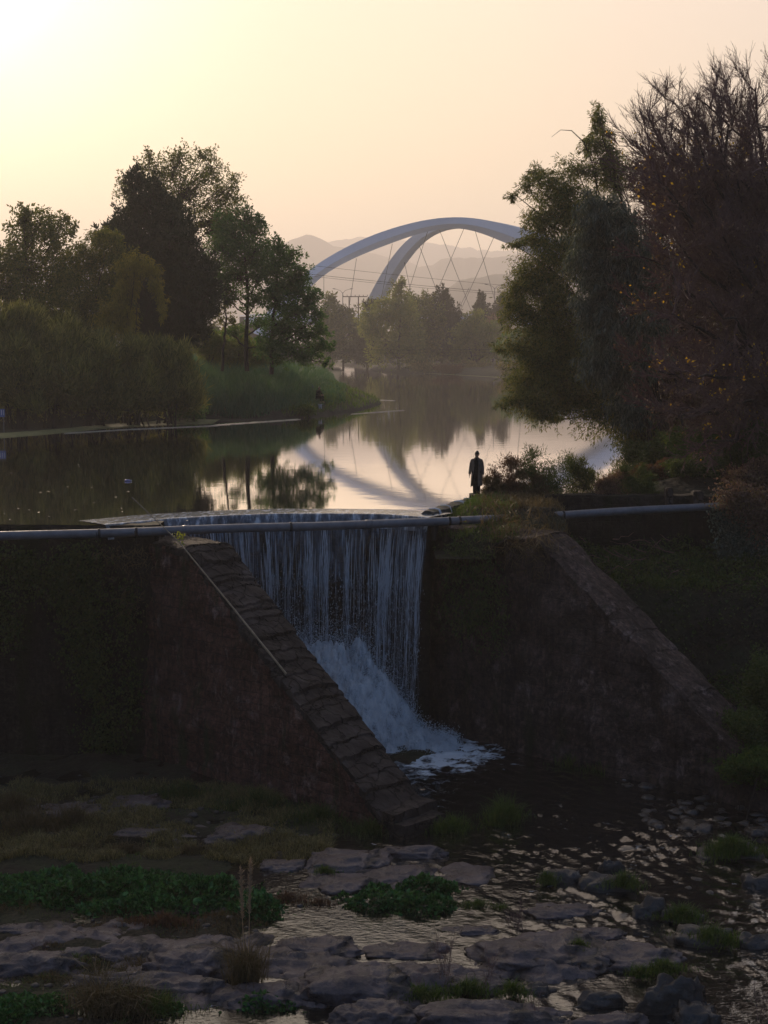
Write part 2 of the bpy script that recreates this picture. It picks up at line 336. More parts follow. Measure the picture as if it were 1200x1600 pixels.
def hground(X, Y):
    X, Y = np.asarray(X, float), np.asarray(Y, float)
    nz = fbm(X * .35, Y * .35, 0 * X, 4)
    dl, dr = insd(left_land, X, Y), insd(right_land, X, Y)
    def bank(d, top, k): return np.where(d > 0, .06 + top * (1 - np.exp(-np.maximum(d, 0) * k / top)) + nz * .25 * sstep(0, 5, d), -.15 + np.maximum(d, -6) * .3)
    flat_ = 4.0 * sstep(-8, -14, X); dl2 = np.where(dl > 0, np.where(dl < flat_, dl * .004, dl - flat_), dl)
    up = np.maximum(bank(dl2, 3.0, .55), bank(dr, 2.2, .3)); up = np.where(Y > 650, np.maximum(up, 2.5), up)
    # stream bed below the weir
    nb = fbm(X * .5 + 31, Y * .5, 0 * X + 2, 5)
    left_dry = sstep(1.5, -4.0, X + (Y - 33) * -.35) 
    bed = WZ - .30 + .16 * nb + left_dry * (.34 + .10 * fbm(X * 1.3, Y * 1.3, 0 * X + 8, 3))
    bed = np.where(Y < 21, bed + .0, bed)
    xb = 12.8 - .12 * (Y - 30)
    bed = bed + np.maximum(0, X - xb - nb) * .45 * sstep(50, 60, X * 0 + 60) + np.maximum(0, -X - 15) * .4
    # ledge behind the right wing wall, in front of the retaining wall
    wx = 1.9 + (48.4 - Y) * (6.5 / 5.4) + 1.5
    led = sstep(0.0, .5, X - wx - .4) * sstep(48.3, 49.0, Y + .25 * nb)
    low = sstep(0.0, 3.5, X - wx - .6) * sstep(43.0, 46.5, Y)
    bed = np.maximum(bed, bed + low * 1.6)
    bed = bed * (1 - led) + led * (-2.75 + .12 * nz + .28 * (Y - 49))
    ydam = np.where(X < -8.5, 46.2, np.where(X > 2.4, 53.2, 50.3))
    t = sstep(-.2, .5, Y - ydam)
    return np.clip(bed * (1 - t) + t * up, -9, 30)
def axis(parts):
    out = []
    for a, b, st in parts: out += list(np.arange(a, b, st))
    return np.array(sorted(set(np.round(out, 3))))
gx = axis([(-4100, -200, 300), (-200, -60, 14), (-60, -22, 1.2), (-22, 24, .28), (24, 50, 1.2), (50, 200, 15), (200, 4001, 300)])
gy = axis([(-60, 12, 6), (12, 56, .3), (56, 170, .8), (170, 430, 4), (430, 700, 27), (700, 6001, 250)])
GX, GY = np.meshgrid(gx, gy); GZ = hground(GX, GY)
m_ground, nt, out = newmat('bank_soil'); L = nt.links.new
tc = nd(nt, 'ShaderNodeTexCoord'); n1 = nd(nt, 'ShaderNodeTexNoise', Scale=.6, Detail=9, Roughness=.65); L(tc.outputs['Object'], n1.inputs[0])
cdry = ramp(nt, n1.outputs['Fac'], [(.32, (.016, .014, .010)), (.48, (.034, .030, .020)), (.6, (.032, .036, .018)), (.75, (.06, .05, .036))])
p = nd(nt, 'ShaderNodeBsdfPrincipled', Roughness=.9); p.inputs['Specular IOR Level'].default_value = .2; L(cdry, p.inputs[0])
n2 = nd(nt, 'ShaderNodeTexNoise', Scale=5, Detail=9); L(tc.outputs['Object'], n2.inputs[0]); b = nd(nt, 'ShaderNodeBump', Strength=1.0, Distance=.2); L(n2.outputs['Fac'], b.inputs['Height']); L(b.outputs[0], p.inputs['Normal'])
L(p.outputs[0], out.inputs[0])
tag(qmesh('ground', np.stack([GX, GY, GZ], -1).reshape(-1, 3), gridq(len(gx), len(gy)), m_ground, smooth=True), kind='structure')

# reservoir water: mesh that follows the weir lip and the sill, then out to the far shore
def watermat(name, base, rough, waves, strength, dist, mirror=None, foam=None):
    m, nt, out = newmat(name); L = nt.links.new
    tc = nd(nt, 'ShaderNodeTexCoord'); p = nd(nt, 'ShaderNodeBsdfPrincipled', Roughness=rough, IOR=1.333); p.inputs['Base Color'].default_value = (*base, 1)
    p.inputs['Specular IOR Level'].default_value = .5
    h = None
    for sc_, st, w in waves:
        mp = nd(nt, 'ShaderNodeMapping'); mp.inputs['Scale'].default_value = st; L(tc.outputs['Object'], mp.inputs[0])
        n = nd(nt, 'ShaderNodeTexNoise', Scale=sc_, Detail=3, Roughness=.5); L(mp.outputs[0], n.inputs[0])
        a = nd(nt, 'ShaderNodeMath', operation='MULTIPLY_ADD'); L(n.outputs['Fac'], a.inputs[0]); a.inputs[1].default_value = w
        if h: L(h, a.inputs[2])
        else: a.inputs[2].default_value = 0
        h = a.outputs[0]
    b = nd(nt, 'ShaderNodeBump', Strength=strength, Distance=dist); L(h, b.inputs['Height']); L(b.outputs[0], p.inputs['Normal'])
    sh = p.outputs[0]
    if mirror:
        fr = nd(nt, 'ShaderNodeFresnel', IOR=1.333); L(b.outputs[0], fr.inputs['Normal']); gl = nd(nt, 'ShaderNodeBsdfGlossy', Roughness=rough); L(b.outputs[0], gl.inputs['Normal'])
        gl.inputs['Color'].default_value = (.98, .95, .93, 1); mf = nd(nt, 'ShaderNodeMath', operation='MULTIPLY', use_clamp=True); L(fr.outputs[0], mf.inputs[0]); mf.inputs[1].default_value = mirror
        ms = nd(nt, 'ShaderNodeMixShader'); L(mf.outputs[0], ms.inputs[0]); L(sh, ms.inputs[1]); L(gl.outputs[0], ms.inputs[2]); sh = ms.outputs[0]
    if foam:
        (fx, fy, fz), r0, r1, fs = foam
        vm = nd(nt, 'ShaderNodeVectorMath', operation='DISTANCE'); L(tc.outputs['Object'], vm.inputs[0]); vm.inputs[1].default_value = (fx, fy, fz)
        mr = nd(nt, 'ShaderNodeMapRange'); mr.inputs[1].default_value = r0; mr.inputs[2].default_value = r1; mr.inputs[3].default_value = .30; mr.inputs[4].default_value = -.07; L(vm.outputs['Value'], mr.inputs[0])
        n = nd(nt, 'ShaderNodeTexNoise', Scale=fs, Detail=8, Roughness=.7); mp = nd(nt, 'ShaderNodeMapping'); mp.inputs['Scale'].default_value = (1, 1.6, 1); L(tc.outputs['Object'], mp.inputs[0]); L(mp.outputs[0], n.inputs[0])
        a = nd(nt, 'ShaderNodeMath', operation='ADD'); L(n.outputs['Fac'], a.inputs[0]); L(mr.outputs[0], a.inputs[1])
        fm = ramp(nt, a.outputs[0], [(.57, (0, 0, 0)), (.68, (1, 1, 1))])
        d = nd(nt, 'ShaderNodeBsdfDiffuse'); d.inputs[0].default_value = (.62, .68, .74, 1)
        ms = nd(nt, 'ShaderNodeMixShader'); L(fm, ms.inputs[0]); L(sh, ms.inputs[1]); L(d.outputs[0], ms.inputs[2]); sh = ms.outputs[0]
    L(sh, out.inputs[0]); return m
M_LAKE = watermat('reservoir_water', (.016, .018, .009), .035, [(.9, (1, 1, 1), .30), (3.2, (1, 1, 1), .07)], .16, .04, mirror=2.3)
sill_px = [(672, 809), (676, 800), (690, 793), (735, 780), (760, 775)]
edge = np.concatenate([[[-60, 45.9, 0], [-14, 45.9, 0]], polyat(LIP, 40), [P(690, 797, 0), P(738, 781, 0)], [[6, 53.2, 0], [14, 53.2, 0], [60, 53.2, 0]]])
rows = [0, .12, .3, .6, 1.0, 1.6, 2.4, 4, 7, 12, 20, 35, 60, 100, 160, 240, 340, 460, 640]
V = []
for r in rows:
    e = edge.copy(); e[:, 1] = e[:, 1] + r * (1 if r < 5 else (1 + 0 * e[:, 0])); 
    if r > 20: e[:, 0] = e[:, 0] * 1.0
    V.append(e)
lake = qmesh('reservoir_water', np.concatenate(V), gridq(len(edge), len(rows)), M_LAKE, smooth=True); tag(lake, kind='structure')

# stream below the weir: real ripples
sx = np.arange(-17, 19.01, .085); sy = np.arange(15, 51.5, .085); SX, SY = np.meshgrid(sx, sy)
dF = np.hypot(SX - 1.0, SY - 46.5)
fl = .55 * SX + .85 * (46 - SY); cr_ = .85 * SX - .55 * (46 - SY)          # along and across the current
amp = .007 + .060 * np.exp(-dF / 5) + .038 * np.exp(-(((SX - 7.5) / 4.0) ** 2 + ((SY - 36) / 6.5) ** 2)) + .012 * sstep(-2, 3, SX)
amp *= sstep(-5.5, -1.5, SX) * .92 + .08
wx_, wy_ = .45 * noise3(SX * .6, SY * .6, 0 * SX), .45 * noise3(SX * .6 + 9, SY * .6, 0 * SX)
patch = .45 + 1.0 * sstep(-.35, .45, fbm(SX * .35, SY * .3, 0 * SX + 12, 3))
SZ = WZ + amp * patch * (.9 * fbm(fl * 1.0 + wx_, cr_ * 2.8 + wy_, 0 * SX, 3, gain=.8) + .55 * np.abs(noise3(fl * 2.6 + wx_, cr_ * 4.8, 0 * SX + 5)) + .35 * noise3(SX * 7, SY * 6, 0 * SX + 2))
M_STREAM = watermat('stream_water', (.010, .010, .009), .05, [(5, (1, 1.6, 1), .6), (14, (1, 1.4, 1), .25), (34, (1, 1, 1), .08)], .42, .05, mirror=1.9, foam=((1.2, 46.4, WZ), 0.2, 4.2, 1.3))
stream = qmesh('stream_water', np.stack([SX, SY, SZ], -1).reshape(-1, 3), gridq(len(sx), len(sy)), M_STREAM, smooth=True); tag(stream, kind='structure')

# hills
def hill(pts, Y, depth, name, col):
    pts = sorted(pts); xs = np.linspace(pts[0][0], pts[-1][0], 240); ys = np.interp(xs, [a for a, b in pts], [b for a, b in pts])
    top = np.array([PY(x, y, Y) for x, y in zip(xs, ys)]); top[:, 2] += 1.6 * fbm(top[:, 0] * .02, top[:, 0] * 0, 0 * top[:, 0] + Y, 5) * Y / 900
    rows = []
    for t in np.linspace(-1, 1, 25):
        k = np.cos(t * math.pi / 2) ** 1.2 if abs(t) < 1 else 0
        r = top.copy(); r[:, 1] += t * depth; r[:, 2] = 1.0 + (top[:, 2] - 1) * k
        r[:, 2] += (1 - abs(t)) * k * abs(t) * 26 * fbm(r[:, 0] * .012, r[:, 1] * .012, 0 * t + 3, 4); rows.append(r)
    o = qmesh(name, np.concatenate(rows), gridq(len(xs), 25), col, smooth=True); tag(o, kind='structure')
M_HILL = solidmat('wooded_hill', [(.35, (.02, .028, .018)), (.65, (.045, .05, .03))], .03, .95, .8, .12, spec=.05, dist=4)
hill([(-1700, 455), (-1200, 425), (-800, 440), (-300, 430), (0, 405), (250, 390), (430, 385), (455, 374), (480, 366), (500, 372), (520, 384), (560, 392), (640, 410), (720, 440), (780, 480)], 4100, 380, 'hill', M_HILL)
hill([(380, 420), (470, 395), (520, 376), (560, 371), (610, 374), (680, 380), (760, 392), (900, 392), (1100, 400), (1300, 420)], 5500, 420, 'hill', M_HILL)
hill([(560, 470), (610, 452), (650, 420), (690, 405), (730, 402), (780, 402), (830, 396), (900, 385), (1050, 380), (1300, 400)], 3700, 320, 'hill', M_HILL)
hill([(620, 490), (680, 462), (720, 438), (760, 430), (800, 428), (860, 420), (1000, 410), (1200, 420)], 2300, 200, 'hill', M_HILL)

# ------------------------------------------------------------------ weir, walls, pipe
M_WALL_RED = masonry('red_stone_wall', (0.0758, 0.0348, 0.0262), (0.1668, 0.0830, 0.0633), (0.0344, 0.0207, 0.0163), moss=((0.0303, 0.0359, 0.0127), .57), wear=(0.2426, 0.1650, 0.1446))
M_WALL_GREY = masonry('grey_red_stone_wall', (0.0564, 0.0376, 0.0310), (0.1249, 0.0841, 0.0699), (0.0322, 0.0240, 0.0202), bw=.8, bh=.42, moss=((0.0242, 0.0270, 0.0101), .60), wear=(0.1934, 0.1428, 0.1261), brickmix=.25)
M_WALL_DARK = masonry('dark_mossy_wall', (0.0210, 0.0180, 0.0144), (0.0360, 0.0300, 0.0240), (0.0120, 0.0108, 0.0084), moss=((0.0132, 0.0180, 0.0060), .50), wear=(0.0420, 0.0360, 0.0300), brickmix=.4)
M_COPING = solidmat('coping_stone', [(.3, (0.0165, 0.0127, 0.0110)), (.48, (0.0413, 0.0308, 0.0264)), (.6, (0.0633, 0.0495, 0.0440)), (.74, (0.1100, 0.0935, 0.0880))], 1.3, .85, 1.0, 6, moss=((.03, .036, .014, 1), .98, 2.0, .35), dist=.08, crack=1.5)
M_CONC = solidmat('old_concrete', [(.35, (0.0540, 0.0480, 0.0420)), (.65, (0.1140, 0.1020, 0.0900))], 2.5, .85, .5, 14, moss=((.06, .07, .02, 1), .95, 3.0, .45))

def wing_wall(name, label, A, B, back, width, zbase, mface, mtop, ncourse, seed, batter=.05, end_extra=.9, groove=.07, rough=.085):
    A, B = np.asarray(A, float), np.asarray(B, float)
    d = B[:2] - A[:2]; Lh = np.linalg.norm(d); d /= Lh; n = np.array([-d[1], d[0]])      # n: away from the camera side
    drop = A[2] - B[2]; r = np.random.default_rng(seed)
    cuts = np.cumsum(r.uniform(.45, 1.6, ncourse)); cuts = np.concatenate([[0], cuts / cuts[-1] * Lh])
    def topz(s, jitter=True):
        s = np.asarray(s, float); z = A[2] - drop * np.clip(s, 0, Lh) / Lh
        if jitter:
            k = np.clip(np.searchsorted(cuts, s, side='right') - 1, 0, ncourse - 1)
            f = (s - cuts[k]) / (cuts[k + 1] - cuts[k])
            z = z + np.where((s > 0) & (s < Lh), groove * (f - .35) * 1.5 + (r2[k] - .5) * .06, 0)
        return np.where(s > Lh, B[2] - (s - Lh) * .9, z)
    r2 = r.uniform(0, 1, ncourse)
    root = thing(name, label, 'stone wall', (A[0], A[1], zbase))
    # side faces and ends
    ss = np.arange(-back, Lh + end_extra + .01, .11); nv = 60; V = []
    for sgn, w0 in ((-1, 0.0), (1, width)):
        rows = []
        for t in np.linspace(0, 1, nv):
            z = zbase + (topz(ss, False) - .10 - zbase) * t
            off = batter * (topz(ss, False) - z) 
            x = A[0] + d[0] * ss + n[0] * w0; y = A[1] + d[1] * ss + n[1] * w0
            o = .16 * fbm(ss * .6 + seed, z * .6, 0 * ss + w0, 5, gain=.58) + off + .05 * np.abs(noise3(ss * 3, z * 3, 0 * ss + 2 * w0))
            rows.append(np.stack([x + sgn * n[0] * o, y + sgn * n[1] * o, z], 1))
        V.append(np.concatenate(rows))
    mb = MB(); Q = gridq(len(ss), nv); mb.add(V[0], Q); mb.add(V[1], Q[:, ::-1])
    for e in (0, len(ss) - 1):
        a = V[0].reshape(nv, len(ss), 3)[:, e]; b2 = V[1].reshape(nv, len(ss), 3)[:, e]
        cols = [a + (b2 - a) * u for u in np.linspace(0, 1, 8)]
        VV = np.stack(cols, 1).reshape(-1, 3); VV[:, :2] += d * (.06 * fbm(VV[:, 2] * 1.1, VV[:, 0], VV[:, 1], 3))[:, None]
        mb.add(VV, gridq(8, nv) if e else gridq(8, nv)[:, ::-1])
    mb.build('wall_body', mface, root, smooth=True)
    # coping: courses of stone laid down the slope, each with a slightly raised lower edge
    mb = MB(); lim = [(-back, 0.0)] + [(cuts[i], cuts[i + 1]) for i in range(ncourse)] + [(Lh, Lh + end_extra)]
    for i, (a, b) in enumerate(lim):
        us = np.linspace(a + .004, b - .004, 6 if i else 12); ws = np.linspace(-.02 - r.uniform(0, .12), width + .02 + r.uniform(0, .12), 18)
        U, Wd = np.meshgrid(us, ws)
        f = (U - a) / (b - a)
        base = np.where(U < 0, A[2], np.where(U > Lh, B[2] - (U - Lh) * .9, A[2] - drop * U / Lh))
        z = base + (groove * (f - .5) * 1.3 + (r.uniform() - .5) * .05 if 0 < i <= ncourse else 0) + rough * fbm(U * 1.1, Wd * 1.3, 0 * U + seed, 5, gain=.6) + .05 * np.minimum(0, noise3(U * .8 + 3, Wd * 1.9, 0 * U + i * .37)) - .05 * (np.abs(Wd - width / 2) / (width / 2)) ** 6
        # chipped edges
        z = z - .05 * np.maximum(0, noise3(U * 2.1, Wd * 2.1, 0 * U + 9)) * (np.abs(f - .5) > .3)
        X = A[0] + d[0] * U + n[0] * Wd; Y = A[1] + d[1] * U + n[1] * Wd
        top = np.stack([X, Y, z], -1); sh = top.shape; bot = top.copy(); bot[..., 2] -= .22
        mb.add(top.reshape(-1, 3), gridq(sh[1], sh[0]))
        for idx in ((0, slice(None)), (-1, slice(None)), (slice(None), 0), (slice(None), -1)):
            t_, b_ = top[idx], bot[idx]; mb.add(np.concatenate([t_, b_]), gridq(len(t_), 2))
    mb.build('coping', mtop, root)
    return root, d, n, topz

LA, LB = P(292, 853, -.50), P(600, 1272, -7.1)
_, LD, LN, LTOP = wing_wall('wing_wall', 'stepped red stone wing wall in front of the waterfall, a bamboo pole lying on it', LA, LB, 2.9, 1.62, -8.1, M_WALL_RED, M_COPING, 21, 11, groove=.06, end_extra=.1)
# the last big stones at the foot of the left wing wall
lw_root = bpy.data.objects['wing_wall']
for k_, (s_, zt, ln_, off) in enumerate(((.05, -7.02, .7, .05), (.50, -7.26, .7, -.05))):
    Lw = np.linalg.norm(LB[:2] - LA[:2]); bm = bmesh.new(); bmesh.ops.create_cube(bm, size=1); bmesh.ops.subdivide_edges(bm, edges=bm.edges[:], cuts=7, use_grid_fill=True); dz_ = .9
    for v in bm.verts:
        q_ = np.array(v.co); q_ = q_ * [ln_, 1.75 - .12 * k_, dz_]; q_ += .06 * np.array([float(noise3(q_[0] * 2 + k_ * 5, q_[1] * 2, q_[2] * 2 + i_)) for i_ in (0, 7, 13)]); w_ = q_[1] + .80 + off; a_ = Lw + s_ + q_[0]
        v.co = (LA[0] + LD[0] * a_ + LN[0] * w_ - lw_root.location[0], LA[1] + LD[1] * a_ + LN[1] * w_ - lw_root.location[1], zt - dz_ / 2 + q_[2] - lw_root.location[2])
    me = bpy.data.meshes.new('bottom_step'); bm.to_mesh(me); bm.free(); me.materials.append(M_COPING); link(bpy.data.objects.new('bottom_step', me), lw_root)
RA, RB = P(840, 836, -.36), P(1172, 1186, -6.2)
RB = np.array([RA[0] + LD[0] * 9.3, RA[1] + LD[1] * 9.3, -7.2])
_, RD, RN, RTOP = wing_wall('wing_wall', 'rough grey sloping stone wall on the far bank of the stream, right of the waterfall', RA, RB, 4.6, 1.5, -8.1, M_WALL_GREY, M_WALL_GREY, 8, 23, groove=.03, rough=.11)

def straight_wall(name, label, cat, p0, p1, thick, z0, z1, mat, top_noise=.05, seed=1, face_noise=.12, kind=None, step=.15):
    p0, p1 = np.asarray(p0, float), np.asarray(p1, float); d = p1 - p0; Lh = np.linalg.norm(d); d /= Lh; n = np.array([-d[1], d[0]])
    ss = np.arange(0, Lh + step, step); nv = int((z1 - z0) / .16) + 2; V = []
    tops = z1 + top_noise * fbm(ss * .7 + seed, 0 * ss, 0 * ss, 4)
    # profile: front face up, across the top, down the back
    prof = [(0.0, t) for t in np.linspace(0, 1, nv)] + [(w, 1.0) for w in np.linspace(0, thick, 6)[1:]] + [(thick, t) for t in np.linspace(1, 0, 6)[1:]]
    rows = []
    for w, t in prof:
        z = z0 + (tops - z0) * t
        o = face_noise * fbm(ss * .7 + seed, z * .7 + w, 0 * ss, 5, gain=.58) if w == 0 else 0 * ss
        rows.append(np.stack([p0[0] + d[0] * ss + n[0] * (w + o), p0[1] + d[1] * ss + n[1] * (w + o), z + (.03 * noise3(ss * 4, 0 * ss + w * 3, 0 * ss) if t == 1 else 0)], 1))
    V = np.concatenate(rows); mb = MB(); mb.add(V, gridq(len(ss), len(prof)))
    base = (p0[0], p0[1], z0)
    o = mb.build(name, mat, base=base, smooth=True); tag(o, label, cat, kind=kind); return o
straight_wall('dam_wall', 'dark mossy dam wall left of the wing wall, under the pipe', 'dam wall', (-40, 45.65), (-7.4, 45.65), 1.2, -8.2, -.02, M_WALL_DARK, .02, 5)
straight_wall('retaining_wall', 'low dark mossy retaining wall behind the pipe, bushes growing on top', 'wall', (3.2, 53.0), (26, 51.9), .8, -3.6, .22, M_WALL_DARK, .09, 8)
# concrete posts set in the retaining wall
for (px0, px1, pyt, lab) in ((1041, 1052, 763, 'narrow pale concrete post standing in the retaining wall'), (1084, 1100, 768, 'wide concrete block set in the retaining wall beside leafy vines')):
    a = PY(px0, pyt, 52.5); b2 = PY(px1, pyt, 52.5); mb = MB(); bm = bmesh.new()
    bmesh.ops.create_cube(bm, size=1); bmesh.ops.scale(bm, vec=(b2[0] - a[0], .5, .7), verts=bm.verts); bmesh.ops.bevel(bm, geom=bm.edges[:], offset=.04, segments=2, affect='EDGES')
    bmesh.ops.subdivide_edges(bm, edges=bm.edges[:], cuts=3)
    for v in bm.verts: v.co += Vector((.03, .03, .03)) * float(noise3(v.co.x * 3 + px0, v.co.y * 3, v.co.z * 3))
    me = bpy.data.meshes.new('concrete_post'); bm.to_mesh(me); bm.free(); me.materials.append(M_COPING)
    o = link(bpy.data.objects.new('concrete_post', me)); o.location = ((a[0] + b2[0]) / 2, 52.74, a[2] - .34); tag(o, lab, 'concrete post')

# the curved weir itself (a stone arch dam) under the falling water
arc = polyat(LIP, 120); tg = np.gradient(arc, axis=0); tg /= np.linalg.norm(tg, axis=1)[:, None]; nout = np.stack([tg[:, 1], -tg[:, 0], 0 * tg[:, 0]], 1)   # downstream
us = np.linspace(0, 1, 120); rows = []
seglen = np.concatenate([[0], np.cumsum(np.linalg.norm(np.diff(arc, axis=0), axis=1))])
for t in np.linspace(0, 1, 70):
    z = -8.2 + t * 8.12
    course = np.abs(((z / .33) % 1) - .5) * 2
    o = -.12 + .10 * (1 - t) + .05 * (1 - course ** 6) + .07 * fbm(seglen * 1.1, z * 2.6, 0 * seglen, 4, gain=.6)
    r = arc + nout * o[:, None]; r[:, 2] = z; rows.append(r)
for bk in (-.6, -1.6):
    r = arc + nout * bk; r[:, 2] = -.10 - (.3 if bk < -1 else 0); rows.append(r)
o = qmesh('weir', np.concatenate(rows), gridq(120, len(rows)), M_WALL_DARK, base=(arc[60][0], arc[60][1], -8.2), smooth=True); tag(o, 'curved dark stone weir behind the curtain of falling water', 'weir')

# waterfall: lip roll, thin film, strands, splash
m_lip, nt, out = newmat('falling_lip_water'); L = nt.links.new
tc = nd(nt, 'ShaderNodeTexCoord'); mp = nd(nt, 'ShaderNodeMapping'); mp.inputs['Scale'].default_value = (2.4, 1.2, .8); L(tc.outputs['Object'], mp.inputs[0]); n1 = nd(nt, 'ShaderNodeTexNoise', Scale=2.0, Detail=6, Roughness=.65); L(mp.outputs[0], n1.inputs[0])
c_ = ramp(nt, n1.outputs['Fac'], [(.36, (.04, .05, .062)), (.52, (.13, .155, .19)), (.66, (.52, .58, .65))]); p = nd(nt, 'ShaderNodeBsdfPrincipled', Roughness=.18, IOR=1.333); L(c_, p.inputs[0])
b = nd(nt, 'ShaderNodeBump', Strength=.25, Distance=.04); L(n1.outputs['Fac'], b.inputs['Height']); L(b.outputs[0], p.inputs['Normal']); L(p.outputs[0], out.inputs[0])
m_film, nt, out = newmat('falling_film'); L = nt.links.new
uv = nd(nt, 'ShaderNodeAttribute', attribute_name='fall'); mp = nd(nt, 'ShaderNodeMapping'); mp.inputs['Scale'].default_value = (5.5, .30, 1); L(uv.outputs['Vector'], mp.inputs[0])
n1 = nd(nt, 'ShaderNodeTexNoise', Scale=2.6, Detail=7, Roughness=.62); L(mp.outputs[0], n1.inputs[0])
mp2 = nd(nt, 'ShaderNodeMapping'); mp2.inputs['Scale'].default_value = (.9, 2.3, 1); L(uv.outputs['Vector'], mp2.inputs[0])
n2 = nd(nt, 'ShaderNodeTexNoise', Scale=2.4, Detail=5, Roughness=.6, Distortion=.8); L(mp2.outputs[0], n2.inputs[0])
sxyz = nd(nt, 'ShaderNodeSeparateXYZ'); L(uv.outputs['Vector'], sxyz.inputs[0])
# opacity: nearly whole at the top, broken into scallops lower down
mrv = nd(nt, 'ShaderNodeMapRange'); mrv.inputs[1].default_value = .4; mrv.inputs[2].default_value = 3.0; mrv.inputs[3].default_value = .26; mrv.inputs[4].default_value = -.03; L(sxyz.outputs[1], mrv.inputs[0])
n8 = nd(nt, 'ShaderNodeTexNoise', Scale=1.0, Detail=3); mp8 = nd(nt, 'ShaderNodeMapping'); mp8.inputs['Scale'].default_value = (1.1, .10, 1); L(uv.outputs['Vector'], mp8.inputs[0]); L(mp8.outputs[0], n8.inputs[0])
a8 = nd(nt, 'ShaderNodeMath', operation='MULTIPLY_ADD'); L(n8.outputs['Fac'], a8.inputs[0]); a8.inputs[1].default_value = .9; a8.inputs[2].default_value = -.45
a9 = nd(nt, 'ShaderNodeMath', operation='ADD'); L(a8.outputs[0], a9.inputs[0]); L(mrv.outputs[0], a9.inputs[1])
m1 = nd(nt, 'ShaderNodeMath', operation='MULTIPLY_ADD'); L(n1.outputs['Fac'], m1.inputs[0]); m1.inputs[1].default_value = .55; L(a9.outputs[0], m1.inputs[2])
m2 = nd(nt, 'ShaderNodeMath', operation='MULTIPLY_ADD'); L(n2.outputs['Fac'], m2.inputs[0]); m2.inputs[1].default_value = .45; L(m1.outputs[0], m2.inputs[2])
al = ramp(nt, m2.outputs[0], [(.50, (.02, .02, .02)), (.60, (.55, .55, .55)), (.80, (.92, .92, .92))])
pf = nd(nt, 'ShaderNodeBsdfPrincipled', Roughness=.22, IOR=1.333)
cf = ramp(nt, n1.outputs['Fac'], [(.42, (.030, .038, .05)), (.55, (.10, .125, .16)), (.68, (.36, .43, .52))]); L(cf, pf.inputs[0])
bb = nd(nt, 'ShaderNodeBump', Strength=.6, Distance=.06); L(m2.outputs[0], bb.inputs['Height']); L(bb.outputs[0], pf.inputs['Normal'])
tr = nd(nt, 'ShaderNodeBsdfTransparent'); ms = nd(nt, 'ShaderNodeMixShader'); L(al, ms.inputs[0]); L(tr.outputs[0], ms.inputs[1]); L(pf.outputs[0], ms.inputs[2]); L(ms.outputs[0], out.inputs[0])
def watery(name, base, tl=.35, rough=.35):
    m, nt, out = newmat(name); p = nd(nt, 'ShaderNodeBsdfPrincipled', Roughness=rough, IOR=1.333); p.inputs['Base Color'].default_value = (*base, 1)
    t = nd(nt, 'ShaderNodeBsdfTranslucent'); t.inputs[0].default_value = (*base, 1); ms = nd(nt, 'ShaderNodeMixShader'); ms.inputs[0].default_value = tl
    nt.links.new(p.outputs[0], ms.inputs[1]); nt.links.new(t.outputs[0], ms.inputs[2]); nt.links.new(ms.outputs[0], out.inputs[0]); return m
M_STRAND = watery('white_water_strands', (.74, .79, .86)); M_FOAM = watery('foam', (.70, .78, .86), .3, .6)
fall = thing('waterfall', 'wide waterfall pouring over the curved weir into white splash', 'waterfall', tuple(arc[60] * [1, 1, 0] + [0, 0, WZ]))
def fallpt(u, drop, extra=0.0):
    """point of the falling water at arc parameter u (0..1), a given drop below the lip"""
    u = np.asarray(u, float); drop = np.asarray(drop, float)
    s = u * seglen[-1]; b = np.stack([np.interp(s, seglen, arc[:, i]) for i in range(3)], -1); nn = np.stack([np.interp(s, seglen, nout[:, i]) for i in range(3)], -1)
    o = .02 + .62 * np.sqrt(np.maximum(drop, 0) * 2 / 9.8) + extra
    p = b + nn * o[..., None]; p[..., 2] = .02 - drop; return p
rows = []; uu = np.linspace(0, 1, 400)
for back in (1.6, 1.1, .75, .5, .3, .15):
    s = uu * seglen[-1]; b = np.stack([np.interp(s, seglen, arc[:, i]) for i in range(3)], -1); nn = np.stack([np.interp(s, seglen, nout[:, i]) for i in range(3)], -1)
    r = b - nn * back; r[:, 2] = .006 + .016 * (1 - (back / 1.6)) ** .5 * sstep(1.6, 1.2, back) + .008 * noise3(uu * 22, 0 * uu + back, 0 * uu) * (1.6 - back); rows.append(r)
for dr in (0, .015, .05, .1, .17, .26, .36, .48):
    rows.append(fallpt(uu, dr + 0 * uu, .015 * fbm(uu * 60, 0 * uu + dr * 2, 0 * uu, 4)))
qmesh('lip_water', np.concatenate(rows), gridq(400, len(rows)), m_lip, fall, smooth=True)
dr = np.concatenate([np.linspace(.40, 1.5, 14), np.linspace(1.6, 7.55, 70)]); U, D = np.meshgrid(np.linspace(0.17, 1, 460), dr)
VV = fallpt(U, D, .05 * fbm(U * 26, D * .5, 0 * U, 4) + .04 * noise3(U * 14, D * 3.0, 0 * U + 6) * sstep(1, 3, D) - .02)
fm = qmesh('water_film', VV.reshape(-1, 3), gridq(460, len(dr)), m_film, fall, smooth=True)
at = fm.data.attributes.new('fall', 'FLOAT_VECTOR', 'POINT'); at.data.foreach_set('vector', np.stack([U * seglen[-1], D, 0 * U], -1).reshape(-1).astype(np.float32))
r = np.random.default_rng(21); mb = MB()
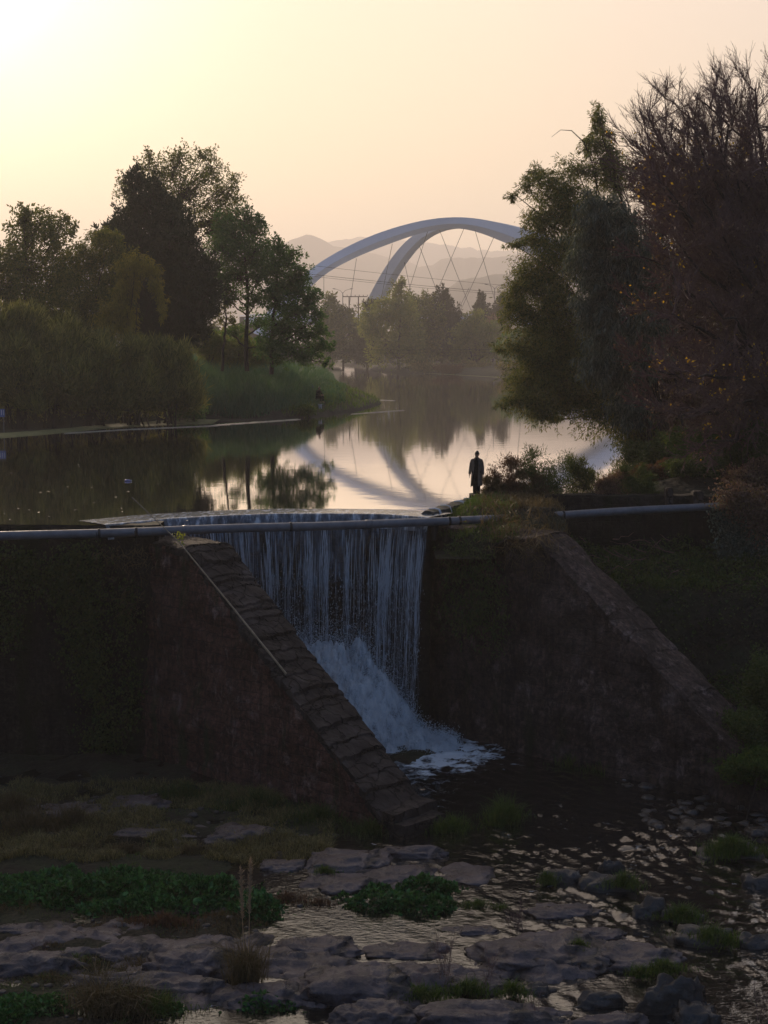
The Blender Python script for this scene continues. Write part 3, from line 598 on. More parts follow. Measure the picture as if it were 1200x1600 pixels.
def strand(u0, d0, d1, w, wob, seed, n=44):
    d = np.linspace(d0, d1, n); u = u0 + wob * noise3(d * .45 + seed, 0 * d, 0 * d + seed * 3.1) * .006
    p = fallpt(u, d, .06 + .05 * r.uniform()); wd = w * (.45 + .9 * np.abs(noise3(d * 1.6 + seed, 0 * d + 4, 0 * d + seed))) * sstep(d0 - .2, d0 + .35, d) * (1 - .5 * sstep(d1 - 1.0, d1, d)) * (.25 + 1.3 * sstep(-.15 + .0 * d, .35, noise3(d * 2.7 + seed * 2, 0 * d + 1, 0 * d) + .9 * sstep(3.2, .8, d)))
    mb.tube(p, np.maximum(wd * .5, .0015), 4)
heavy = [(.33, .012), (.42, .008), (.50, .008), (.63, .012), (.675, .005), (.745, .005), (.862, .018), (.87, .014), (.885, .010), (.958, .010), (.985, .010)]
for i in range(300):
    u = r.uniform(.22, .998); u = u if noise3(u * 9, 5, 1) > -.25 or r.random() < .25 else r.uniform(.22, .998); u = u + .02 * float(noise3(u * 21, 0, 3)); strand(min(u, .998), r.uniform(.3, 2.2), r.uniform(1.6, 7.2), r.uniform(.004, .015) * (1 + 1.2 * max(0, float(noise3(u * 13, 1, 7)))), r.uniform(.6, 2.2), i * 1.7)
for u, sd in heavy:
    for k in range(20): strand(float(np.clip(u + r.normal() * sd * .6, .002, .998)), r.uniform(.3, 1.6), r.uniform(3.0, 7.5), r.uniform(.006, .022), 2.2, r.uniform(0, 500))
mb.build('water_strand', M_STRAND, fall, smooth=True)
# splash: a broken white cascade that runs down to the right over the apron
def splash_h(x): return 3.0 * sstep(2.35, -1.6, x) ** 1.0
XX, TT = np.meshgrid(np.linspace(-5.5, 2.45, 190), np.linspace(0, 1, 90))
yb = np.interp(XX, arc[:, 0], arc[:, 1]) - .45; yf = 45.3 + .30 * np.maximum(XX, -1) + .0 * XX
YY = yb + (yf - yb) * TT
ZZ = WZ + splash_h(XX) * (1 - sstep(.25, 1.02, TT)) + (.30 + .14 * splash_h(XX)) * fbm(XX * 1.3, YY * 1.3, XX * 0, 5, gain=.62) * sstep(0, .1, 1 - TT) + .12 * np.abs(noise3(XX * 4.2, YY * 4.2, 0 * XX)) - .1 * sstep(.8, 1, TT)
m_splash, nt, out = newmat('splash_foam'); L = nt.links.new
tc = nd(nt, 'ShaderNodeTexCoord'); n1 = nd(nt, 'ShaderNodeTexNoise', Scale=2.2, Detail=9, Roughness=.7); mp = nd(nt, 'ShaderNodeMapping'); mp.inputs['Scale'].default_value = (1.4, 1, .6); L(tc.outputs['Object'], mp.inputs[0]); L(mp.outputs[0], n1.inputs[0])
c = ramp(nt, n1.outputs['Fac'], [(.30, (.06, .075, .09)), (.40, (.36, .42, .48)), (.52, (.74, .80, .86)), (.7, (.88, .92, .95))])
p = nd(nt, 'ShaderNodeBsdfPrincipled', Roughness=.5); L(c, p.inputs[0]); b = nd(nt, 'ShaderNodeBump', Strength=.9, Distance=.25); L(n1.outputs['Fac'], b.inputs['Height']); L(b.outputs[0], p.inputs['Normal']); L(p.outputs[0], out.inputs[0])
sp_ = qmesh('splash', np.stack([XX, YY, ZZ], -1).reshape(-1, 3), gridq(190, 90), m_splash, fall, smooth=True)
n = 48000; k = r.integers(0, XX.size, n); B = np.stack([XX, YY, ZZ], -1).reshape(-1, 3)[k] + r.normal(size=(n, 3)) * [.09, .09, .10]
up = r.exponential(.19, n) * (.4 + .4 * splash_h(B[:, 0])); B[:, 2] += up; B[:, 0] += r.normal(size=n) * .25 * up; B = B[B[:, 2] > WZ]
dd = r.normal(size=(len(B), 3)); sz = r.uniform(.006, .024, len(B)) * np.exp(-r.uniform(0, 1, len(B)))
mb = MB(); mb.segs(B - unit(dd) * sz[:, None], B + unit(dd) * sz[:, None], sz * .6, sz * .5, 4)
n = 6000; u = r.uniform(.3, .999, n); d = r.uniform(2.0, 7.4, n); B = fallpt(u, d, r.normal(size=n) * .14 + .1); sz = r.uniform(.005, .016, n)
mb.segs(B, B + np.array([0, 0, 1]) * sz[:, None] * 4, sz * .5, sz * .3, 3)
ob = mb.build('spray', M_FOAM, fall); ob['kind'] = 'stuff'

# concrete sill between the weir and the person
a, b2 = P(667, 804, 0), P(742, 781, 0); dv = (b2 - a)[:2]; Ls = np.linalg.norm(dv); dv /= Ls; nv_ = np.array([-dv[1], dv[0]])
mb = MB(); ss = np.linspace(0, Ls + .4, 30)
prof = [(-.28, -.9), (-.25, .08), (-.05, .13), (.12, .12), (.2, .02), (.22, -.9)]; rows = []
for w, z in prof:
    o = .05 * fbm(ss * 2, 0 * ss + w * 4, 0 * ss + z, 3); rows.append(np.stack([a[0] + dv[0] * ss + nv_[0] * (w + o), a[1] + dv[1] * ss + nv_[1] * (w + o), z + .5 * o + 0 * ss], 1))
mb.add(np.concatenate(rows), gridq(30, len(prof))); mb.add([r_[0] for r_ in rows][:4], [[0, 1, 2, 3]]); mb.add([rows[0][0], rows[3][0], rows[4][0], rows[5][0]], [[0, 1, 2, 3]])
sill = thing('concrete_sill', 'dark concrete sill with small spouts of water, beside the standing person', 'sill', (*a[:2], -.9))
mb.build('sill_body', M_CONC, sill, smooth=False)
mb = MB()
for s_, w_ in ((.30, .04), (.36, .03), (1.0, .03), (1.9, .045), (2.05, .025), (2.6, .035)):
    q = lambda w, z: (a[0] + dv[0] * s_ * Ls / 3.2 - nv_[0] * -w, a[1] + dv[1] * s_ * Ls / 3.2 + nv_[1] * w, z)
    mb.tube([q(.1, .15), q(-.1, .17), q(-.26, .13), q(-.33, -.02), q(-.37, -.25)], [w_ * .5, w_ * .6, w_ * .6, w_ * .5, w_ * .4], 6)
mb.build('spout', M_STRAND, sill, smooth=True)

# pipe carried across on the wall heads
M_PIPE = solidmat('grey_pipe', [(.35, (0.1040, 0.1080, 0.1240)), (.65, (0.1680, 0.1720, 0.1920))], 2.5, .5, .12, 30, spec=.5, rrange=(.35, .6))
M_BLACK = solidmat('black_rubber', [(.4, (.012, .012, .013)), (.6, (.03, .03, .03))], 8, .6, .1, 30)
p0, p1, p2, p3 = P(-700, 865, -.14), P(0, 838, -.14), P(700, 815, -.12), P(1150, 789, -.05)
pipe = thing('water_pipe', 'long grey water pipe crossing in front of the waterfall', 'pipe', tuple(P(600, 818, -.14)))
pp = np.concatenate([np.linspace(p0, p1, 12)[:-1], np.linspace(p1, p2, 30)[:-1], np.linspace(p2, p3, 20)]); pp[:, 2] += .012 * np.sin(pp[:, 0] * .9)
tt = (p3 - p2) / np.linalg.norm(p3 - p2); pp = np.concatenate([pp, [p3 + tt * 1.5 + [0, 0, -.1], p3 + tt * 3 + [0, 0, -.5]]])
mb = MB(); mb.tube(pp, .142, 20); mb.build('pipe_run', M_PIPE, pipe, smooth=True)
def onpipe(px):
    xs = pp[:, 0] / pp[:, 1]; t = (px - 600) / F / cp
    return np.array([np.interp(t, xs, pp[:, i]) for i in range(3)])
pdir = (p2 - p1) / np.linalg.norm(p2 - p1)
for px in (154, 212, 454, 702, 718, 880):
    c_ = onpipe(px); mb = MB(); mb.tube([c_ - pdir * .04, c_ - pdir * .035, c_ + pdir * .035, c_ + pdir * .04], [.146, .157, .157, .146], 20); mb.build('clamp_band', M_BLACK, pipe, smooth=True)
for px in (576, 290):
    c_ = onpipe(px); mb = MB(); mb.tube([c_ - pdir * .12, c_ - pdir * .115, c_ + pdir * .115, c_ + pdir * .12], [.143, .153, .153, .143], 20); mb.build('pipe_sleeve', M_PIPE, pipe, smooth=True)
# straps that tie the pipe to the wall
for px in (152, 212):
    c_ = onpipe(px); mb = MB(); mb.tube([c_ + [-.02, -.15, .06], c_ + [.0, -.165, -.03], c_ + [.02, -.15, -.2], c_ + [.03, -.16, -.42]], [.012] * 4, 5); mb.build('tie_wire', M_BLACK, pipe)

# bamboo pole leaning down the wing wall
M_POLE = solidmat('dry_bamboo', [(.35, (.22, .17, .11)), (.65, (.36, .29, .20))], 7, .5, .15, 40)
lowp = P(445, 1057, -3.8); 
s_low = 0
b0 = PY(445, 1057, 42.0)
def pole_on_wall(px, py):
    """where a view ray meets the sloping plane of the left wing wall's top"""
    nn = np.cross(np.array([LD[0] * 1, LD[1], (LB[2] - LA[2]) / np.linalg.norm(LB[:2] - LA[:2])]), np.array([LN[0], LN[1], 0])); d = ray(px, py)
    t = ((LA - CAM) @ nn) / (d @ nn); return CAM + d * t
lo = pole_on_wall(447, 1056) + [0, 0, .06]; mid = pole_on_wall(280, 852) + [0, 0, .10]; dirp = mid - lo
hi = lo + dirp * 1.0; tip = PY(206, 777, hi[1] + .9)
pts = np.array([lo, lo * .5 + hi * .5 + [0, 0, .02], hi, tip]); pts = np.stack([np.interp(np.linspace(0, 3, 40), [0, 1, 2, 3], pts[:, i]) for i in range(3)], 1)
rad = np.linspace(.032, .012, 40); rad[::4] *= 1.18; mb = MB(); mb.tube(pts, rad, 8)
tag(mb.build('bamboo_pole', M_POLE, base=tuple(lo), smooth=True), 'long thin dry bamboo pole lying down the stepped wing wall', 'pole')

# ------------------------------------------------------------------ bridge
M_STEEL = solidmat('white_painted_steel', [(.4, (.72, .79, .90)), (.6, (.78, .84, .94))], .1, .5, .05, 1, spec=.4)
M_CABLE = solidmat('cable_steel', [(.4, (.16, .15, .15)), (.6, (.2, .19, .19))], 1, .5, 0, 1)
YB = 480
bridge = thing('arch_bridge', 'large white double-arch bridge with crossed cables beyond the trees', 'bridge', (10, YB, 3))
def arch(px_top, px_bot, Yf, dep, name):
    """box rib: top and bottom edge given on the picture at a depth per point, with a real depth dimension"""
    n = 60; T = np.array(px_top, float); Bt = np.array(px_bot, float)
    def res(a):
        s = np.concatenate([[0], np.cumsum(np.linalg.norm(np.diff(a, axis=0), axis=1))]); t = np.linspace(0, s[-1], n)
        o = np.stack([np.interp(t, s, a[:, i]) for i in range(2)], 1)
        for _ in range(6): o[1:-1] = (o[:-2] + 2 * o[1:-1] + o[2:]) / 4
        return o
    T, Bt = res(T), res(Bt); Ys = np.interp(np.linspace(0, 1, n), np.linspace(0, 1, len(Yf)), Yf)
    top = np.array([PY(a, b, y) for (a, b), y in zip(T, Ys)]); bot = np.array([PY(a, b, y + dep * .45) for (a, b), y in zip(Bt, Ys)])
    mid = np.array([PY(*(t_ * .42 + b_ * .58), y - .5) for t_, b_, y in zip(T, Bt, Ys)])
    tb = top + np.array([0, dep, -.3]); bk = bot + np.array([0, dep * .75, .4]); V = np.stack([top, mid, bot, bk, tb], 1).reshape(-1, 3)
    qmesh(name, V, gridq(5, n, True), M_STEEL, bridge)
arch([(395, 520), (430, 470), (483, 420), (530, 391), (580, 367), (640, 348), (685, 339.5), (730, 338), (775, 346), (820, 359), (890, 386), (975, 432), (1060, 500)],
     [(425, 530), (450, 490), (498, 433), (550, 404), (600, 384), (650, 366), (690, 356), (720, 355), (750, 362), (785, 377), (840, 400), (915, 440), (1005, 505)], [445, 470, 480, 480, 470], 6.5, 'arch_rib')
arch([(560, 500), (575, 465), (590, 437), (605, 412), (625, 384), (650, 362), (675, 351), (710, 343), (760, 343), (815, 355), (850, 366), (950, 410), (1060, 490)],
     [(590, 510), (606, 465), (617, 440), (634, 412), (655, 385), (674, 368), (700, 357), (730, 356), (770, 358), (815, 374), (850, 388), (935, 430), (1035, 500)], [545, 525, 500, 492, 500], 6.0, 'arch_rib')
deck = [PY(380, 497, 470), PY(1020, 497, 500)]; mb = MB(); dv3 = deck[1] - deck[0]; dv3 /= np.linalg.norm(dv3); nn = np.cross(dv3, [0, 0, 1])
def ext(a, b, w, h):
    o = []
    for p_ in (a, b): o += [p_ + nn * -w, p_ + nn * w, p_ + nn * w + [0, 0, -h], p_ + nn * -w + [0, 0, -h]]
    return np.array(o), [(0, 1, 5, 4), (1, 2, 6, 5), (2, 3, 7, 6), (3, 0, 4, 7), (0, 3, 2, 1), (4, 5, 6, 7)]
mb.add(*ext(deck[0], deck[1], 9, 2.2)); mb.build('deck', M_STEEL, bridge)
for w in (-8.6, 8.6):
    mb = MB(); n_ = 60
    for z in (.5, 1.0): mb.tube([deck[0] + nn * w + [0, 0, z], deck[1] + nn * w + [0, 0, z]], [.08, .08], 4)
    A = np.linspace(deck[0], deck[1], n_) + nn * w; mb.segs(A, A + [0, 0, 1.05], .07, .07, 4); mb.build('railing', M_STEEL, bridge)
for fx, ya in ((400, 470), (575, 530), (1050, 490)):
    pf_ = PY(fx, 505, ya); mb = MB(); mb.box((pf_[0] - 5, ya - 4, -3), (pf_[0] + 5, ya + 4, pf_[2] + 2)); mb.build('pier', M_CONC, bridge)
hang = [((557, 404), (547, 470)), ((613, 381), (604, 425)), ((632, 410), (641, 452)), ((668, 362), (640, 450)), ((655, 384), (692, 478)), ((687, 360), (733, 477)), ((725, 357), (680, 462)), ((742, 359), (770, 458)), ((772, 370), (722, 480)), ((808, 384), (812, 440)), ((808, 400), (782, 470)), ((690, 452), (670, 478)), ((733, 450), (713, 490)), ((506, 430), (506, 450))]
for (x0, y0), (x1, y1) in hang:
    a, b2 = PY(x0, y0, 481), PY(x1, y1, 484); e = b2 + (b2 - a) * ((PY(600, 497, 484)[2] - b2[2]) / (b2[2] - a[2]))
    mb = MB(); mb.tube([a, e], [.09, .09], 5); mb.build('hanger', M_CABLE, bridge)
# street lamps on the bridge approach, wooden power poles, wires
def double_lamp(loc, h, label):
    t = thing('street_lamp', label, 'street lamp', loc, 'double-armed street lamps by the bridge')
    x, y, z = loc; mb = MB(); mb.tube([(x, y, z), (x, y, z + h)], [.16, .10], 8); mb.build('post', M_CABLE, t)
    for sgn in (-1, 1):
        mb = MB(); mb.tube([(x, y, z + h - .3), (x + sgn * .8, y, z + h + .6), (x + sgn * 2.3, y, z + h + 1.1)], [.08, .07, .06], 6); mb.build('arm', M_CABLE, t)
        mb = MB(); mb.tube([(x + sgn * 2.1, y, z + h + 1.02), (x + sgn * 2.6, y, z + h + 1.15), (x + sgn * 3.2, y, z + h + 1.2)], [.06, .16, .10], 6); mb.build('lamp_head', M_CABLE, t)
for (px, py, lab) in ((535.5, 457, 'double-armed street lamp left of the power poles'), (773, 450, 'double-armed street lamp beside the tree on the right')):
    q = PY(px, py, 455); double_lamp((q[0], 455, 2.5), q[2] - 2.5, lab)
for i, px in enumerate((545.5, 560)):
    q = PY(px, 464, 440); t = thing('utility_pole', ['wooden utility pole under the cross beam, nearest the street lamp', 'wooden utility pole under the cross beam, nearest the white arch foot'][i], 'utility pole', (q[0], 440, 2.2), 'pair of utility poles')
    mb = MB(); mb.tube([(q[0], 440, 2.2), (q[0], 440, q[2])], [.22, .16], 8); mb.build('post', BARK, t)
    if i == 0:
        mb = MB(); a, b2 = PY(536, 463.5, 440), PY(574, 463.5, 440); mb.tube([a, b2], [.14, .14], 6); mb.build('cross_beam', BARK, t)
        
        for q_ in np.linspace(a, b2, 7): mb = MB(); mb.tube([q_ + [0, 0, .1], q_ + [0, 0, .35], q_ + [0, 0, .6]], [.10, .12, .06], 6); mb.build('insulator', M_CABLE, t)
M_WIRE = solidmat('wire', [(.4, (.03, .03, .03)), (.6, (.05, .05, .05))], 1, .6, 0, 1)
def wire(pa, pb, Ya, Yb_, sag, label, r_=.035):
    a, b2 = PY(*pa, Ya), PY(*pb, Yb_); t = np.linspace(0, 1, 40)[:, None]; q = a + (b2 - a) * t; q[:, 2] -= (4 * sag * t * (1 - t))[:, 0]
    mb = MB(); mb.tube(q, r_, 4); tag(mb.build('power_line', M_WIRE, base=tuple(a)), label, 'power line', 'power lines across the river')
wire((330, 395), (1000, 462), 300, 330, .8, 'upper power line crossing in front of the white arch', .03)
wire((330, 410), (1000, 472), 300, 330, .8, 'second power line, just below the upper one across the arch', .04)
wire((330, 412.5), (1000, 474.5), 301, 331, .9, 'third power line, close under the second one across the arch', .03)
wire((300, 545), (1050, 542), 210, 230, .3, 'upper low wire across the river before the far trees', .02)
wire((300, 550), (1050, 547), 210, 230, .3, 'lower low wire across the river before the far trees', .016)

# ------------------------------------------------------------------ trees and plants
def gz(x, y): return float(hground(np.array([[x]]), np.array([[y]]))[0, 0])
def curve(a, b, n=6, sag=0.0, wob=.06, r=rng):
    a, b = np.asarray(a, float), np.asarray(b, float); t = np.linspace(0, 1, n)[:, None]; q = a + (b - a) * t
    Ln = np.linalg.norm(b - a); q[1:-1] += r.normal(size=(n - 2, 3)) * wob * Ln / n; q[:, 2] += (4 * sag * t * (1 - t))[:, 0] * Ln; return q
def tree(name, label, cat, foot, Y, clumps, mat, nleaf, leaf, group=None, seed=1, trunk_r=.2, fork=.5, droop=0.0, upr=0.0, flat=1.0, sub=None, subr=.30, aspect=.5, ydepth=1.0,
         bark=None, trunk_px=None, loose=.5, twigs=True, stems=1, crownname='crown', edge=.0):
    """clumps: (px, py, rx, ry) picture sizes of the leaf masses at depth Y; they get real depth round the trunk"""
    r = np.random.default_rng(seed); s = pxm(Y)
    fx = PY(foot, 560, Y)[0]; fz = gz(fx, Y) - .15
    root = thing(name, label, cat, (fx, Y, fz), group)
    cents, rads = [], []
    spread = max(c[2] for c in clumps) * s
    for (px, py, rx, ry) in clumps:
        ry_ = (rx + ry) / 2 * s * flat; yo = Y + r.uniform(-1, 1) * spread * .7 * ydepth
        cents.append(PY(px, py, Y) + np.array([0, yo - Y, 0])); rads.append(np.array([rx * s, ry_, ry * s]))
    cents, rads = np.array(cents), np.array(rads); area = np.array([c[2] * c[3] for c in clumps], float); area /= area.sum()
    mb = MB(); tp = None
    top = cents[np.argmax(cents[:, 2])]; low = cents[np.argmin(cents[:, 2])]
    if trunk_px: tp = np.array([PY(a, b, Y) for a, b in trunk_px])
    else:
        h = fz + (top[2] - fz) * .8; tp = np.array([[fx, Y, fz], [fx * .8 + top[0] * .2, Y, fz + (h - fz) * .35], [fx * .4 + top[0] * .6, Y, fz + (h - fz) * .7], [top[0], (Y + top[1]) / 2, h]])
    tq = np.stack([np.interp(np.linspace(0, len(tp) - 1, 14), np.arange(len(tp)), tp[:, i]) for i in range(3)], 1); tq[1:-1] += r.normal(size=(12, 3)) * trunk_r * .25 * np.array([1, 1, 0])
    if stems == 1: mb.tube(tq, np.linspace(trunk_r, trunk_r * .25, 14), 8)
    LV, DV, subs = [], [], []
    for i, (c, rd) in enumerate(zip(cents, rads)):
        # limb from the trunk (or from the ground for a clump of canes) to the leaf mass
        if stems > 1:
            a0 = np.array([fx + r.normal() * .5, Y + r.normal() * .5, fz]); q = curve(a0, c, 9, .12, .1, r); mb.tube(q, np.linspace(trunk_r, trunk_r * .3, 9), 5)
        else:
            zt = np.clip(c[2] - .6 * np.linalg.norm(c[:2] - tq[6][:2]) - .3 * rd[2], tq[0][2] + (tq[-1][2] - tq[0][2]) * .2, tq[-1][2])
            k = int(np.argmin(np.abs(tq[:, 2] - zt))); a0 = tq[k]; rr = trunk_r * (1 - .75 * k / 13) * .55
            q = curve(a0, c, 6, -.04, .10, r); mb.tube(q, np.linspace(rr, rr * .3, 6), 5)
        ns = max(6, int(1.7 * (sub or 40) * area[i] * len(clumps)))
        g_ = r.normal(size=(ns, 3)); gl_ = np.linalg.norm(g_, axis=1, keepdims=True); sc_ = c + g_ / gl_ * np.minimum(gl_ * loose, 1.15 + (loose - .5) * 3) * rd
        if edge: sc_ = np.where(r.random((ns, 1)) < edge, c + unit(sc_ - c) * rd * .92, sc_)
        if twigs:
            A = q[r.integers(len(q) // 2, len(q), ns)]; M = (A + sc_) / 2 + r.normal(size=(ns, 3)) * rd * .06; rr = trunk_r * .10
            mb.segs(A, M, rr, rr * .7); mb.segs(M, sc_, rr * .7, rr * .3)
        nl = int(1.35 * nleaf * area[i] / ns) + 1
        w = r.uniform(.35, 1.0, ns)
        sd_ = unit((sc_ - c) / rd * .9 + r.normal(size=(ns, 3)) * .55 + [0, 0, .55 * upr - .45 * droop]); tt_ = r.uniform(-.5, 1, ns * nl) * np.repeat(w, nl)
        pts = np.repeat(sc_, nl, 0) + np.repeat(sd_ * rd.mean() * subr * 1.5, nl, 0) * tt_[:, None] + r.normal(size=(ns * nl, 3)) * (rd * subr) * (.34 - .16 * tt_[:, None])
        pts[:, 2] -= droop * .12 * rd.mean() * np.maximum(tt_, 0) ** 2
        LV.append(pts); D = unit(pts - np.repeat(sc_, nl, 0)) * .5 + r.normal(size=pts.shape) * .6; D[:, 2] += upr - droop; DV.append(D)
        nf = int(.30 * nleaf * area[i]); pf = c + inball(nf, r) * rd * 1.08; kk = fbm(pf[:, 0] * 1.6 / (s * 10), pf[:, 1] * 1.6 / (s * 10), pf[:, 2] * 1.6 / (s * 10), 2); pf = pf[kk > -.12]; LV.append(pf); D = r.normal(size=pf.shape) * .6; D[:, 2] += upr - droop; DV.append(D)
    mb.build('trunk' if stems == 1 else 'canes', bark or BARK, root, smooth=True)
    Pn, D = np.concatenate(LV), np.concatenate(DV); n = len(Pn); ln = leaf * r.uniform(.6, 1.3, n)
    V, Q = leafquads(Pn, D, ln, ln * aspect, .08, r)
    qmesh(crownname, V, Q, mat, root)
    return root

# ---- left bank
GL = 'trees on the left bank'
tree('leafy_tree', 'tallest airy tree on the left bank, rising behind the dark cypress', 'tree', 300, 134, [(285, 250, 24, 20), (252, 272, 26, 24), (222, 258, 12, 20), (205, 300, 18, 26), (330, 262, 20, 26), (355, 300, 24, 28), (300, 300, 42, 36), (371, 288, 8, 9), (362, 342, 26, 26), (326, 345, 34, 26), (262, 320, 30, 30), (236, 244, 8, 10), (312, 244, 12, 10), (345, 380, 26, 22)], M_BROAD, 8500, .26, GL, 2, .34, sub=30, subr=.34)
tree('cypress_tree', 'broad dark conical cypress with a spiky top on the left bank', 'tree', 262, 121, [(218, 300, 14, 26), (236, 322, 26, 34), (256, 340, 24, 34), (200, 345, 24, 30), (276, 372, 32, 36), (186, 376, 26, 30), (225, 385, 46, 44), (298, 424, 36, 42), (250, 430, 56, 50), (306, 470, 36, 42), (270, 490, 52, 42), (222, 478, 48, 50), (286, 520, 38, 28), (244, 524, 38, 30), (214, 280, 6, 12), (176, 362, 14, 14), (160, 376, 10, 10), (238, 298, 8, 14), (262, 318, 8, 14), (324, 440, 16, 30)], M_CONIFER, 46000, .36, GL, 3, .4, upr=.9, sub=46, subr=.30, aspect=.34, edge=.45)
tree('round_tree', 'dark bushy tree at the left edge of the bank, top half in the sky', 'tree', 40, 117, [(30, 368, 26, 34), (62, 350, 28, 28), (14, 395, 22, 30), (98, 372, 26, 28), (45, 420, 50, 44), (105, 425, 44, 42), (5, 455, 36, 50), (70, 475, 50, 44), (20, 540, 60, 40), (-50, 520, 60, 60), (90, 545, 50, 40), (38, 340, 12, 18), (112, 352, 10, 16), (-30, 430, 40, 60)], M_BROAD, 24000, .28, GL, 4, .3, sub=36, subr=.34)
tree('bamboo_clump', 'bamboo clump between the round dark tree and the cypress, dull green', 'bamboo', 140, 113, [(140, 395, 30, 26), (170, 420, 40, 30), (120, 440, 40, 36), (160, 470, 46, 40), (190, 400, 22, 24), (90, 490, 44, 34), (140, 515, 46, 34), (175, 372, 22, 18)], M_BAMBOO, 16000, .34, GL, 5, .06, droop=.7, stems=3, aspect=.22, sub=36)
tree('golden_bamboo', 'sunlit yellow-green bamboo arching in front of the dark cypress', 'bamboo', 196, 109, [(208, 412, 26, 14), (232, 422, 18, 14), (246, 448, 12, 18), (254, 476, 7, 18), (200, 440, 18, 20), (188, 470, 14, 28), (196, 500, 14, 30), (204, 530, 10, 26), (172, 500, 22, 34)], M_GOLD, 7000, .32, GL, 6, .05, droop=.9, stems=3, aspect=.22, sub=30)
tree('leafy_tree', 'tall slim tree with a visible dark trunk, right of the cypress', 'tree', 386, 127, [(352, 352, 20, 24), (380, 340, 22, 20), (398, 362, 20, 22), (352, 392, 28, 26), (395, 398, 32, 28), (372, 428, 42, 26), (412, 428, 20, 22), (410, 505, 26, 12), (360, 520, 22, 10), (415, 540, 24, 14), (352, 462, 22, 14), (402, 470, 24, 14), (346, 440, 18, 16), (405, 345, 10, 10), (420, 395, 12, 16), (370, 372, 26, 22)], M_FRESH, 12000, .26, GL, 7, .22, sub=24, subr=.34, trunk_px=[(386, 580), (386, 520), (387, 470), (384, 420), (378, 350)])
tree('leafy_tree', 'fresh green tree nearest the open water, low branches over the reeds', 'tree', 424, 124, [(436, 386, 14, 14), (452, 400, 18, 16), (432, 415, 22, 22), (466, 426, 20, 16), (456, 448, 30, 22), (486, 466, 16, 14), (430, 460, 24, 24), (470, 484, 32, 18), (500, 494, 14, 10), (448, 512, 36, 22), (492, 522, 22, 14), (508, 540, 12, 9), (470, 552, 36, 18), (425, 545, 22, 18), (512, 566, 10, 6)], M_FRESH, 14000, .25, GL, 8, .2, sub=26, subr=.34, trunk_px=[(424, 585), (425, 520), (432, 450), (438, 390)])
tree('sapling', 'thin bare-stemmed sapling left of the slim trunk', 'tree', 348, 126, [(352, 470, 14, 14), (340, 492, 12, 12), (362, 500, 12, 10), (348, 455, 8, 10)], M_BROAD, 700, .22, GL, 9, .14, sub=10, trunk_px=[(347, 580), (350, 530), (354, 500), (350, 460)])
GS = 'shrubs along the left bank'
sh = [(20, 520, 34, 40, 'greyish tall shrub at the left edge of the bank'), (82, 525, 36, 44, 'second tall greyish shrub from the left edge of the bank'), (146, 545, 36, 42, 'tall shrub under the dull green bamboo'), (206, 566, 32, 34, 'shrub below the yellow-green bamboo'), (262, 560, 32, 36, 'pale grey shrub at the foot of the cypress')]
for i, (px, py, rx, ry, lab) in enumerate(sh):
    r_ = np.random.default_rng(40 + i); cl = [(px + r_.uniform(-.6, .6) * rx, py + r_.uniform(-.5, .8) * ry, rx * .55, ry * .45) for _ in range(6)] + [(px, py + ry * 1.0, rx * 1.1, ry * .7), (px - rx * .5, py + ry * 1.5, rx, ry * .6), (px + rx * .5, py + ry * 1.5, rx, ry * .6), (px - rx * .5, 612, rx * .9, 15), (px + rx * .5, 616, rx * .9, 15), (px, 630, rx * .9, 12), (px + rx * .9, 634, rx * .7, 11)]
    tree('shrub', lab, 'shrub', px, 101 + 2.0 * i, cl, M_BANKSHRUB, 15000, .75, GS, 41 + i, .07, upr=1.1, stems=3, aspect=.10, sub=50, subr=.5)
hd = [(330, 535, 20, 26, 'yellow-green bush behind the sapling stem'), (372, 540, 24, 26, 'yellow-green bush behind the slim trunk'), (412, 556, 18, 20, 'small yellow-green bush right of the slim trunk')]
for i, (px, py, rx, ry, lab) in enumerate(hd):
    tree('shrub', lab, 'shrub', px, 140 + i, [(px, py, rx, ry * .8), (px - rx * .6, py + 8, rx * .6, ry * .6), (px + rx * .6, py + 5, rx * .6, ry * .7), (px, py + ry, rx, ry * .5)], M_WILLOW, 4200, .26, GS, 60 + i, .07, stems=3, sub=30)
# reed bed and bank grass
def scatter_px(n, x0, x1, y0, y1, zfun, seed):
    r = np.random.default_rng(seed); px, py = r.uniform(x0, x1, n), r.uniform(y0, y1, n); Pn = np.array([P(a, b, .6) for a, b in zip(px, py)]); Pn[:, 2] = hground(Pn[:, 0][None], Pn[:, 1][None])[0]; return Pn, r
Pn, r = scatter_px(42000, 282, 540, 588, 644, None, 70); dl = insd(left_land, Pn[:, 0], Pn[:, 1]); Pn = Pn[(dl > 1.2)]; k = fbm(Pn[:, 0] * .3, Pn[:, 1] * .12, 0 * Pn[:, 0], 2)
far = sstep(108, 128, Pn[:, 1]); Hh = (.8 + 1.15 * far + .75 * k) * (1 - .75 * sstep(-9.0, -5.5, Pn[:, 0])) * r.uniform(.55, 1.2, len(Pn)) * sstep(.5, 4, dl[dl > 1.2] + .8)
V, Q = blades(Pn, Hh, .07, r.uniform(.1, .5, len(Pn)), r); tag(qmesh('reeds', V, Q, M_REED), 'blue-green reed bed below the trees on the left bank', 'reeds', kind='stuff')
Pn, r = scatter_px(40000, -60, 360, 600, 682, None, 71); dl = insd(left_land, Pn[:, 0], Pn[:, 1]) - 3.8 * sstep(-8, -14, Pn[:, 0]) + .8 * noise3(Pn[:, 0] * .4, Pn[:, 1] * .4, 0 * Pn[:, 0]); ok = dl > .1; Pn, dl = Pn[ok], dl[ok]; k = fbm(Pn[:, 0] * .35, Pn[:, 1] * .35, 0 * Pn[:, 0], 3)
Hh = (.7 + .9 * np.clip(k + .3, 0, 1.2)) * r.uniform(.6, 1.2, len(Pn)) * sstep(.2, 3, dl)
